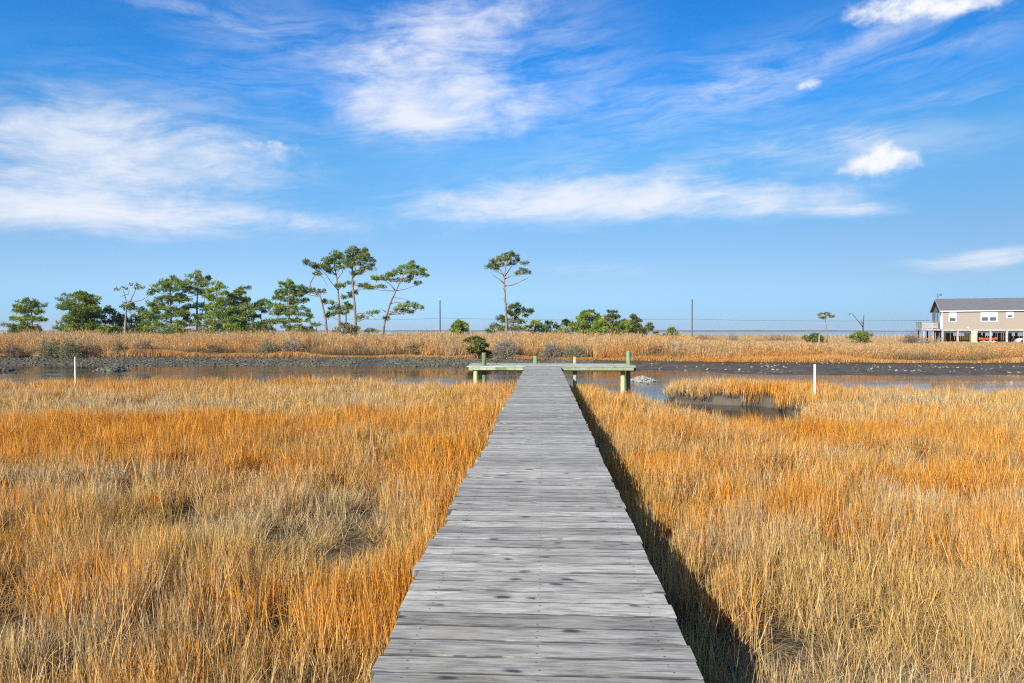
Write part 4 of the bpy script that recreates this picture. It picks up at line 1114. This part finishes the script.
def house():
    a = R(21.0)
    wall_dir = RT*math.cos(a) - FW*math.sin(a)
    rz = math.atan2(wall_dir.y, wall_dir.x)
    x0, y0 = G(941.5, 100.0)
    gz = float(ground_z(np.array([x0]), np.array([y0]))[0])
    h = empty('stilt_house', (x0, y0, gz), rz)
    tag(h, 'beige raised house on timber stilts with grey shingle roof at the right', 'house')
    # local frame: x along the front wall, y to the back, z up from the ground
    FL = 2.45 - gz; TOP = 5.12 - gz; LEN, DEP = 16.0, 6.4; RIDGE = 6.85 - gz
    PORCH = 1.6            # the left end of the block is an open porch under the gable
    w = MB()
    t_ = 0.15
    w.box(0.001, LEN, 0, t_, FL, TOP); w.box(PORCH, LEN, DEP-t_, DEP, FL, TOP)
    w.box(PORCH, PORCH+t_, t_+.001, DEP-t_-.001, FL, TOP); w.box(LEN-t_, LEN, t_+.001, DEP-t_-.001, FL, TOP)
    w.build('wall', M_SIDING, h)
    g = MB()
    g.add([(0.12, 0.1, TOP), (0.12, DEP-0.1, TOP), (0.12, DEP/2, RIDGE-0.12), (0.26, 0.1, TOP), (0.26, DEP-0.1, TOP), (0.26, DEP/2, RIDGE-0.12)], [(0, 2, 1), (3, 4, 5), (0, 1, 4, 3), (1, 2, 5, 4), (2, 0, 3, 5)])
    gb = g.build('gable', M_SIDING, h); gb['label'] = 'triangular beige gable above the porch'
    fl = MB(); fl.box(-0.02, LEN+.02, -0.02, DEP+.02, FL-0.30, FL-0.004); fl.build('floor_band', M_GREYWOOD, h)
    ro = MB()
    E = 0.22; th = 0.14
    sl = (RIDGE-TOP)/(DEP/2)
    for s in (0, 1):
        ye = -E if s == 0 else DEP+E
        ze = TOP - E*sl
        v = [(-0.25, ye, ze), (LEN+.4, ye, ze), (LEN+.4, DEP/2, RIDGE), (-0.25, DEP/2, RIDGE)]
        v2 = [(p[0], p[1], p[2]+th) for p in v]
        ro.add(v+v2, [(0,1,2,3), (7,6,5,4), (0,4,5,1), (1,5,6,2), (3,7,4,0), (2,6,7,3)])
    rf = ro.build('roof', M_SHINGLE, h)
    gt = MB(); gt.box(-0.26, LEN+.4, -E-0.08, -E-.004, TOP-E*sl-0.02, TOP-E*sl+0.09); gt.build('gutter', M_TRIM, rf)
    rk = MB()
    for s in (0, 1):
        ye = -E if s == 0 else DEP+E; ze = TOP-E*sl
        rk.add([(-0.30, ye, ze-.08), (-0.253, ye, ze-.08), (-0.253, DEP/2, RIDGE-.08), (-0.30, DEP/2, RIDGE-.08), (-0.30, ye, ze+.12), (-0.253, ye, ze+.12), (-0.253, DEP/2, RIDGE+.12), (-0.30, DEP/2, RIDGE+.12)],
               [(0,1,2,3), (7,6,5,4), (0,4,5,1), (1,5,6,2), (2,6,7,3), (3,7,4,0)])
    rk.build('rake_board', M_GREYWOOD, rf)
    vn = MB()
    vn.tube([(0.1, DEP/2, RIDGE), (0.1, DEP/2, RIDGE+0.95)], 0.03, 6); vn.tube([(-0.3, DEP/2, RIDGE+.72), (0.55, DEP/2, RIDGE+.72)], 0.025, 6)
    vn.add([(0.25, DEP/2-.02, RIDGE+.62), (0.62, DEP/2-.02, RIDGE+.60), (0.62, DEP/2+.02, RIDGE+.95), (0.25, DEP/2+.02, RIDGE+.78)], [(0,1,2,3)])
    vn.tube([(-0.1, DEP/2-.3, RIDGE+.5), (.3, DEP/2+.3, RIDGE+.5)], 0.02, 6)
    vn.build('weather_vane', M_DARKWOOD, h)
    cb = MB(); cb.box(-0.03, 0.13, -0.035, -0.003, FL, TOP-.02); cb.box(-0.035, -0.003, -0.035, .16, FL, TOP-.02); cb.build('corner_board', M_TRIM, h)
    def window(s0, s1, z0, z1, mull, blind):
        fr = MB(); f = 0.10
        fr.box(s0-f, s1+f, -0.05, -0.004, z1, z1+f); fr.box(s0-f, s1+f, -0.05, -0.004, z0-f, z0)
        fr.box(s0-f, s0, -0.05, -0.004, z0+.001, z1-.001); fr.box(s1, s1+f, -0.05, -0.004, z0+.001, z1-.001)
        mid = (z0+z1)/2
        if mull: fr.box((s0+s1)/2-.08, (s0+s1)/2+.08, -0.05, -0.004, z0+.001, z1-.001)
        fr.box(s0+.001, s1-.001, -0.043, -0.008, mid-.03, mid+.03)
        o = fr.build('window', M_TRIM, h)
        p = MB(); p.box(s0, s1, -0.020, -0.010, z0, z1); p.build('pane', M_GLASS, o)
        bl = MB(); bl.box(s0+.002, s1-.002, -0.030, -0.022, mid-.05, z1-.002); bl.build('blind', M_BLIND, o)
    zf = lambda py, d=99.0: CAMZ - (py-HOR)/F*d - gz
    window(1.0, 1.75, zf(321.2), zf(313.3), False, True)
    window(4.95, 6.75, zf(321.0), zf(312.9), True, True)
    window(8.05, 8.65, zf(317.6), zf(312.6), False, True)
    sm = MB(); sm.box(3.25, 3.42, -0.09, -0.004, FL+.08, FL+.28); sm.build('vent_cap', M_TRIM, h)
    # porch posts, rail and knee wall on the gable end
    for yy in (0.9, 3.3, 5.2, DEP-.1):
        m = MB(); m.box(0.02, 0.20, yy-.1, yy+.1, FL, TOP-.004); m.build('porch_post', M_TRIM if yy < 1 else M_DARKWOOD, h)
    m = MB(); m.box(0.05, 0.14, 1.01, DEP-.22, FL, FL+1.0); m.build('porch_rail', M_SIDING, h)
    # deck on the left with its rail
    d_ = MB(); d_.box(-2.3, -0.03, 1.2, 5.9, FL-0.22, FL-.03); d_.build('side_deck', M_GREYWOOD, h)
    rl = MB()
    for xx in (-2.25, -1.6, -.9, -.25):
        rl.box(xx-.05, xx+.05, 1.22, 1.32, FL-.028, FL+1.0)
    for yy in (2.8, 4.4, 5.8): rl.box(-2.3, -2.2, yy-.05, yy+.05, FL-.028, FL+1.0)
    rl.box(-2.3, -.2, 1.2, 1.34, FL+1.002, FL+1.06); rl.box(-2.32, -2.18, 1.345, 5.86, FL+1.002, FL+1.06)
    for zz in (.12, .32, .52, .72): rl.box(-2.19, -.2, 1.245, 1.27, FL+zz, FL+zz+.14); rl.box(-2.265, -2.24, 1.33, 5.8, FL+zz, FL+zz+.14)
    rl.build('deck_rail', M_GREYWOOD, h)
    for xx in (-2.0, -.8):
        for yy in (1.5, 5.5):
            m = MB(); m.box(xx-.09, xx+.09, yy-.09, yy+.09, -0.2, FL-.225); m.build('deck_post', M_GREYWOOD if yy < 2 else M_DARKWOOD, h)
    # stilts
    for xx in (0.15, 2.05, 6.1, 8.05, 10.1, 12.2, 14.2, 15.8):
        for yy in (0.2, 3.5, DEP-.25):
            m = MB(); m.box(xx-.13, xx+.13, yy-.13, yy+.13, -0.3, FL-.305)
            m.build('stilt', M_GREYWOOD if yy < 1 else M_DARKWOOD, h)  # rear rows get the darker timber, under-house shade put into their colour
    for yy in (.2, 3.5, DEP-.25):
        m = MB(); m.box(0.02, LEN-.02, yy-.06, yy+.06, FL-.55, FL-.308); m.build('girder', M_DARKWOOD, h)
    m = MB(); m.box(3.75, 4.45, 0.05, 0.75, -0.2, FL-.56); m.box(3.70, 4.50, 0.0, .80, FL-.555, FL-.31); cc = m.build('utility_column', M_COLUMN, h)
    m = MB()  # dark slats added to stand in for the gloom beneath the floor
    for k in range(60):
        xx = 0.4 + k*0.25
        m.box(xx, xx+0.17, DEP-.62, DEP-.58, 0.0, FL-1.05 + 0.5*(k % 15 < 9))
    m.box(0.3, 15.5, DEP-.578, DEP-.53, 0.5, 0.62); m.build('under_house_shade_slats', M_DARKWOOD, h)
    # stair flight under the floor
    st = MB()
    for k in range(9):
        xx = 4.9 + k*0.28; zz = FL-.5 - k*0.24
        if zz < 0: break
        st.box(xx, xx+.30, 2.2, 3.2, zz-.05, zz)
    for yy in (2.16, 3.24):
        st.add([(4.8, yy-.03, FL-.35), (4.8, yy+.03, FL-.35), (7.2, yy+.03, 0), (7.2, yy-.03, 0), (4.8, yy-.03, FL-.62), (4.8, yy+.03, FL-.62), (6.9, yy+.03, 0), (6.9, yy-.03, 0)],
               [(0,1,2,3), (4,7,6,5), (0,3,7,4), (1,5,6,2), (0,4,5,1)])
    st.build('staircase', simple_mat('brown_stair_wood', (0.16, 0.085, 0.045), (0.25, 0.14, 0.08), 4, .8), h)
    # things stored below: placed in world space from the house frame
    mx = Matrix.Translation((x0, y0, gz)) @ Matrix.Rotation(rz, 4, 'Z')
    def at(x, y, z): return mx @ Vector((x, y, z))
    k = MB()
    v, f = [], []
    for i in range(9):
        u = -1 + 2*i/8; wd = 0.42*math.sqrt(max(0.02, 1-u*u)); zk = 0.10*u*u
        for cx, cz in ((-1, .18), (-.7, .02), (0, -.05), (.7, .02), (1, .18), (.5, .30), (0, .34), (-.5, .30)):
            v.append((u*1.15, cx*wd, cz+zk))
    for i in range(8):
        for j in range(8): f.append((i*8+j, i*8+(j+1) % 8, i*8+8+(j+1) % 8, i*8+8+j))
    f.append(tuple(range(7, -1, -1))); f.append(tuple(64+j for j in range(8)))
    k.add(v, f)
    o = k.build('kayak', simple_mat('orange_red_plastic', (0.42, 0.075, 0.03), (0.48, 0.10, 0.04), 2, .4, bs=0))
    o.location = at(6.0, 0.95, 0.62); o.rotation_euler = (0, 0, rz)
    tag(o, 'orange red kayak lying under the stilt house beside the cream column', 'kayak')
    r_ = MB()
    for xx in (-.6, .6):
        r_.box(xx-.05, xx+.05, -.45, .45, .48, .57); r_.box(xx-.05, xx+.05, -.45, -.37, 0, .478); r_.box(xx-.05, xx+.05, .37, .45, 0, .478)
    r_.box(-1.0, 1.0, -.04, .04, .41, .478)
    o = r_.build('kayak_rack', M_COLUMN); o.location = at(6.0, .95, 0.02); o.rotation_euler = (0, 0, rz)
    tag(o, 'low pale timber rack under the orange red kayak', 'rack')
    o = MB(); o.box(-.9, .9, -.2, .2, 0, .35, ch=.02); o = o.build('lumber_stack', M_COLUMN); o.location = at(2.95, 1.1, .03); o.rotation_euler = (0, 0, rz)
    for zz in (): pass
    tag(o, 'short stack of pale lumber under the house left of the cream column', 'lumber')
    # white car parked below, its front near the right edge of the picture
    c = empty('parked_car', at(11.6, 2.6, 0.03), rz + R(8))
    tag(c, 'white car parked beneath the stilt house at the right edge', 'car')
    bd = MB()
    prof = [(-2.1, .35), (-2.15, .62), (-2.0, .85), (-1.1, .95), (-.45, 1.40), (.9, 1.43), (1.75, 1.0), (2.1, .95), (2.15, .40)]
    n = len(prof)
    vv = [(x, -.85, z) for x, z in prof] + [(x, .85, z) for x, z in prof]
    ff = [tuple(range(n)), tuple(range(2*n-1, n-1, -1))] + [(i, i+n, (i+1) % n+n, (i+1) % n) for i in range(n)]
    bd.add(vv, ff)
    bd.build('body', simple_mat('white_car_paint', (.70, .70, .70), (.76, .76, .76), 2, .3, bs=0), c)
    for sy in (-.856, .856):
        gl = MB(); y_ = sy
        gl.add([(-1.0, y_, .98), (-.45, y_, 1.33), (.85, y_, 1.36), (1.5, y_, 1.02)], [(0, 1, 2, 3)] if sy > 0 else [(3, 2, 1, 0)])
        gl.build('side_window', M_GLASS, c)
        for xx in (-1.35, 1.35):
            wl = MB(); wl.tube([(xx, sy*1.03, .34), (xx, sy*.82, .34)], .34, 18); wl.build('wheel', M_WIRE, c)
house()

# long pier with many posts in front of the bay
def pier():
    xa, ya = G(797, 142); xb, yb = G(922, 150)
    A, B_ = Vector((xa, ya, 0)), Vector((xb, yb, 0))
    L = (B_-A).length
    rz = math.atan2(yb-ya, xb-xa)
    p = empty('pier', (xa, ya, 0), rz); tag(p, 'long grey timber pier on many thin posts in front of the bay', 'pier')
    d_ = MB(); d_.box(0, L, -.6, .6, 1.10, 1.22); d_.build('deck', M_GREYWOOD, p)
    n = 30
    for i in range(n):
        xx = .1 + (L-.2)*i/(n-1)
        m = MB(); hh = 1.45 + random.uniform(-.05, .15); m.box(xx-.08, xx+.08, -.76, -.605, -.6, hh); m.build('post', M_GREYWOOD, p)
    m = MB(); m.box(0, L, -.80, -.765, .35, .50); m.build('rail', M_GREYWOOD, p)
pier()

def fence_post(px, d, top, label):
    x, y = G(px, d); z = float(ground_z(np.array([x]), np.array([y]))[0])
    m = MB(); h = CAMZ - (top-HOR)/F*d - z
    m.tube([(0, 0, -.2), (.01, 0, h*.6), (.02, 0, h)], [.075, .07, .06], 8)
    o = m.build('wooden_stake', M_TANPOST); o.location = (x, y, z); tag(o, label, 'stake')
fence_post(819, 80, 334.5, 'pale wooden stake in front of the dark bush below the sparse tree')
fence_post(641, 72, 333.5, 'pale wooden stake in the reeds in front of the cedars')

# ------------------------------------------------------------------ utility poles and lines
def utility_pole(px, d, top, label):
    x, y = G(px, d); z = -0.3
    h = CAMZ - (top-HOR)/F*d - z
    p = empty('utility_pole', (x, y, z)); tag(p, label, 'utility pole', 'utility poles behind the marsh')
    m = MB(); m.tube([(0, 0, -1), (0, 0, h*.5), (0, 0, h)], [.22, .19, .15], 10); m.build('shaft', M_POLE, p)
    m = MB(); m.tube([(0, 0, h+.002), (0, 0, h+.22)], [.06, .04], 8); m.build('insulator', M_PVC, p)
    m = MB(); m.box(-.30, .30, -.26, -.20, h-.75, h-.65); m.build('bracket', M_POLE, p)
    return Vector((x, y, z + h)), Vector((x, y, 0))
DU = 172
t0_, b0_ = utility_pole(346, DU, 301, 'utility pole hidden among the tall crooked pines')
t1_, b1_ = utility_pole(440, DU, 300, 'thin utility pole between the leaning pine and the dock')
t2_, b2_ = utility_pole(692, DU, 298.5, 'thin utility pole right of the dock over the open meadow')
hx, hy = G(930, 106)
def line(a, b_, za, zb, sag, label):
    m = MB(); pts = []
    for i in range(17):
        t = i/16
        pts.append((a.x + (b_.x-a.x)*t, a.y + (b_.y-a.y)*t, za + (zb-za)*t - sag*4*t*(1-t)))
    m.tube(pts, 0.026, 5)
    o = m.build('power_line', M_WIRE); tag(o, label, 'cable', 'cables between the utility poles')
zc = lambda py, d: CAMZ - (py-HOR)/F*d
line(b0_, b1_, zc(319, DU), zc(318, DU), .3, 'cable from the tall pines to the left utility pole')
line(b1_, b2_, zc(318, DU), zc(319, DU), .35, 'cable spanning between the two utility poles behind the dock')
line(b2_, Vector((hx, hy, 0)), zc(319, DU), zc(320.5, 106), .25, 'cable from the right utility pole to the stilt house')

# ------------------------------------------------------------------ far shore
def far_shore():
    n = 700
    xs = np.linspace(-5200, 5200, n)
    top = 1.0 + 5.0*fbm(xs*0.004, xs*0, 210) + 2.5*fbm(xs*0.03, xs*0, 214)
    y0 = 2790 + 260*(fbm(xs*0.0011, xs*0, 219) - .5)
    V = np.concatenate([np.stack([xs, y0, np.full(n, -1.0)], -1), np.stack([xs, y0+6, top*0.8], -1), np.stack([xs, y0+60, top], -1), np.stack([xs, y0+300, np.full(n, -1.0)], -1)])
    i = np.arange(n-1)
    Q = np.concatenate([np.stack([i+k*n, i+1+k*n, i+1+(k+1)*n, i+(k+1)*n], -1) for k in range(3)])
    o = np_mesh('far_shore', V, Q, simple_mat('distant_woods', (0.05, 0.07, 0.035), (0.09, 0.10, 0.05), 0.02, .9, bs=0))
    tag(o, 'thin wooded far shore of the bay on the horizon', 'far shore', kind='structure')
far_shore()

# ------------------------------------------------------------------ air
hz = MB(); hz.box(-6600, 6600, -200, 6600, -3.5, 16.0)
mh = bpy.data.materials.new('bay_air'); mh.use_nodes = True
hn = NT(mh.node_tree); hn.n.clear()
ho = hn.node('ShaderNodeOutputMaterial'); hv = hn.node('ShaderNodeVolumePrincipled')
hv.inputs['Color'].default_value = (0.80, 0.88, 1.0, 1); hv.inputs['Density'].default_value = 0.00014; hv.inputs['Anisotropy'].default_value = 0.1
hn.l.new(hv.outputs[0], ho.inputs['Volume'])
tag(hz.build('haze', mh), 'thin pale haze over the marsh and the bay', 'haze', kind='stuff')

# ------------------------------------------------------------------ sky, clouds, sun
SUN_EL, SUN_AZ = 28.0, 33.0     # the sun stands behind the camera, to its left
sun_dir = Vector((-math.sin(R(SUN_AZ))*math.cos(R(SUN_EL)), -math.cos(R(SUN_AZ))*math.cos(R(SUN_EL)), math.sin(R(SUN_EL))))
sl = bpy.data.lights.new('sun', 'SUN'); sl.energy = 5.0; sl.angle = R(0.53); sl.color = (1.0, 0.93, 0.82)
so = bpy.data.objects.new('sun', sl); COL.objects.link(so)
so.rotation_euler = (-sun_dir).to_track_quat('-Z', 'Y').to_euler(); so.location = sun_dir*60

world = bpy.data.worlds.new('World'); S.world = world; world.use_nodes = True
nt = NT(world.node_tree); nt.n.clear()
out = nt.node('ShaderNodeOutputWorld'); bg = nt.node('ShaderNodeBackground')
nt.l.new(bg.outputs[0], out.inputs[0])
sky = nt.node('ShaderNodeTexSky', sky_type='NISHITA'); sky.sun_disc = False
sky.sun_elevation = R(SUN_EL); sky.sun_rotation = math.atan2(sun_dir.x, sun_dir.y)
sky.air_density = 1.0; sky.dust_density = 0.3; sky.ozone_density = 3.0; sky.altitude = 0
STR = 0.10
gen = nt.node('ShaderNodeTexCoord').outputs['Generated']
d3 = nt.sep(gen)
az = nt.m('ARCTAN2', d3[0], d3[1])
el = nt.m('ARCTAN2', d3[2], nt.m('SQRT', nt.m('ADD', nt.m('MULTIPLY', d3[0], d3[0]), nt.m('MULTIPLY', d3[1], d3[1]))))
def ang(px, py):
    a_ = math.atan((px-512)/F)
    return a_ - YAW, math.atan((HOR-py)/F*math.cos(a_))
hs = nt.node('ShaderNodeHueSaturation'); hs.inputs['Saturation'].default_value = 1.25; hs.inputs['Value'].default_value = 1.0
nt.l.new(sky.outputs[0], hs.inputs['Color'])
skyc = hs.outputs[0]
# the air over the bay: cooler and a little deeper than the plain sky model
gr = nt.ramp(nt.m('MULTIPLY', el, 2.0), [(0.0, (0.30, 0.48, 1.0)), (0.062, (0.32, 0.50, 0.92)), (0.149, (0.45, 0.52, 0.71)), (0.264, (0.58, 0.61, 0.71)), (0.49, (0.66, 0.87, 0.93)), (0.642, (0.31, 0.86, 1.14)), (1.0, (0.26, 0.80, 1.14))])
gm = nt.node('ShaderNodeMix', data_type='RGBA', blend_type='MULTIPLY'); gm.inputs[0].default_value = 1.0
nt.l.new(skyc, gm.inputs[6]); nt.l.new(gr, gm.inputs[7]); skyc = gm.outputs[2]
gz = nt.lin(az, -0.1, 0.55, 1.0, 0.76)
gz = nt.m('MULTIPLY', gz, nt.m('ADD', 1.0, nt.m('MULTIPLY', nt.m('MULTIPLY', nt.smooth(az, 0.1, -0.6), nt.smooth(el, 0.30, 0.02)), 0.30)))
gm = nt.node('ShaderNodeMix', data_type='RGBA', blend_type='MULTIPLY'); gm.inputs[0].default_value = 1.0
nt.l.new(skyc, gm.inputs[6]); nt.l.new(nt.comb(gz, gz, gz), gm.inputs[7]); skyc = gm.outputs[2]
# streaky and puffy noise fields on the sky
wx = nt.noise(nt.comb(nt.m('MULTIPLY', az, 4.0), nt.m('MULTIPLY', el, 9.0), 0.0), 1.0, 3, .5)
tilt = nt.m('ADD', el, nt.m('MULTIPLY', az, -0.10))
sv = nt.comb(nt.m('MULTIPLY', az, 6.5), nt.m('ADD', nt.m('MULTIPLY', tilt, 36.0), nt.m('MULTIPLY', wx, 2.2)), 0.3)
streak = nt.noise(sv, 1.0, 11, .68, .35)
soft = nt.noise(nt.comb(nt.m('MULTIPLY', az, 11.0), nt.m('ADD', nt.m('MULTIPLY', el, 24.0), wx), 2.0), 1.0, 10, .66, .4)
puff = nt.noise(nt.comb(nt.m('MULTIPLY', az, 26.0), nt.m('MULTIPLY', el, 38.0), 5.0), 1.0, 7, .6)
def ell(px, py, rx, ry, rot=0.0, s=1.0):
    a0, e0 = ang(px, py)
    ka = math.cos(a0+YAW)**2
    ra, re = rx/F*ka, ry/F*math.sqrt(ka)
    dx = nt.m('SUBTRACT', az, a0); dy = nt.m('SUBTRACT', el, e0)
    c_, s_ = math.cos(R(rot)), math.sin(R(rot))
    u = nt.m('DIVIDE', nt.m('ADD', nt.m('MULTIPLY', dx, c_), nt.m('MULTIPLY', dy, s_)), ra)
    v = nt.m('DIVIDE', nt.m('SUBTRACT', nt.m('MULTIPLY', dy, c_), nt.m('MULTIPLY', dx, s_)), re)
    r2 = nt.m('ADD', nt.m('MULTIPLY', u, u), nt.m('MULTIPLY', v, v))
    return nt.m('MULTIPLY', nt.m('EXPONENT', nt.m('MULTIPLY', r2, -1.0)), s)
def total(lst):
    r = lst[0]
    for q_ in lst[1:]: r = nt.m('ADD', r, q_)
    return r
CIRRUS = [(80, 160, 170, 62, -6, 0.85), (40, 212, 190, 20, 0, 0.72), (215, 150, 120, 32, -10, 0.50), (270, 218, 120, 11, -3, .55), (430, 85, 100, 50, 8, .92), (475, 15, 110, 28, 10, .58),
          (440, 125, 75, 14, -3, .55), (540, 100, 50, 16, 0, .45), (230, 24, 130, 13, -14, .42), (600, 197, 150, 25, 2, .92), (470, 208, 90, 15, 0, .55), (760, 203, 120, 16, 0, .68), (860, 211, 45, 7, -2, .6),
          (770, 72, 120, 22, 8, .42), (650, 108, 120, 16, 4, .26), (850, 142, 110, 18, -4, .48), (985, 258, 85, 12, 3, .85), (930, 20, 100, 20, 5, .40), (580, 272, 40, 7, 0, .28), (700, 150, 200, 30, 4, .2), (950, 100, 60, 10, 0, .25), (120, 0, 80, 10, 0, .3)]
cov = total([ell(*q_) for q_ in CIRRUS])
tex = nt.m('ADD', nt.m('MULTIPLY', streak, 0.5), nt.m('MULTIPLY', soft, 0.5))
ci = nt.smooth(nt.m('ADD', nt.m('MULTIPLY', cov, 0.62), nt.m('MULTIPLY', nt.m('SUBTRACT', tex, 0.5), 1.75)), 0.04, 0.84)
ci = nt.m('MULTIPLY', ci, nt.m('MINIMUM', nt.m('ADD', nt.m('MULTIPLY', cov, 1.5), 0.05), 0.93))
VEIL = [(720, 92, 150, 34, 7, .9), (560, 60, 70, 60, 0, .6), (850, 146, 130, 20, -3, .8), (300, 50, 120, 40, -12, .6), (640, 165, 160, 14, 0, .5), (400, 140, 60, 14, 0, .7), (180, 110, 140, 40, 0, .6), (960, 98, 90, 10, 0, .6), (590, 271, 50, 8, 0, .6), (960, 40, 80, 30, 5, .5)]
vcov = total([ell(*q_) for q_ in VEIL])
vl = nt.m('MULTIPLY', nt.m('MULTIPLY', nt.m('MINIMUM', vcov, 1.0), nt.smooth(streak, 0.34, 0.68)), 0.46)
ci = nt.m('MAXIMUM', ci, vl)
PUFFS = [(880, 163, 40, 15, 0, .62), (890, 153, 24, 14, 0, .45), (855, 169, 20, 9, 0, .4), (804, 88, 18, 7, 5, .55), (385, 62, 36, 26, 20, .45), (268, 149, 44, 10, 0, .5), (905, 8, 60, 14, 0, .6), (975, 4, 60, 11, 0, .6), (872, 14, 26, 12, 0, .4)]
pc = total([ell(*q_) for q_ in PUFFS])
pu = nt.smooth(nt.m('ADD', pc, nt.m('MULTIPLY', nt.m('SUBTRACT', puff, 0.5), 1.5)), 0.22, 0.92)
pu = nt.m('MULTIPLY', pu, nt.m('MINIMUM', nt.m('MULTIPLY', pc, 3.0), 1.0))
CW = 0.52/STR
c1 = nt.mix(ci, skyc, (CW*0.94, CW*0.97, CW*1.06))
sh = nt.smooth(nt.m('ADD', puff, 0.0), 0.3, 0.7)
c2 = nt.mix(nt.m('MINIMUM', pu, 0.96), c1, nt.mix(sh, (CW*0.86, CW*0.92, CW*1.02), (CW*1.08, CW*1.08, CW*1.10)))
nt.l.new(c2, bg.inputs[0]); bg.inputs[1].default_value = STR

# ------------------------------------------------------------------ render settings
S.view_settings.view_transform = 'Standard'
S.view_settings.look = 'None'
S.view_settings.exposure = 0.85
S.view_settings.gamma = 1.0
S.view_settings.use_curve_mapping = False
c = S.cycles
c.max_bounces = 5; c.diffuse_bounces = 3; c.glossy_bounces = 2; c.transmission_bounces = 3; c.transparent_max_bounces = 4
c.caustics_reflective = False; c.caustics_refractive = False
c.sample_clamp_indirect = 6.0
c.use_denoising = False
c.pixel_filter_type = 'BLACKMAN_HARRIS'
c.filter_width = 1.15
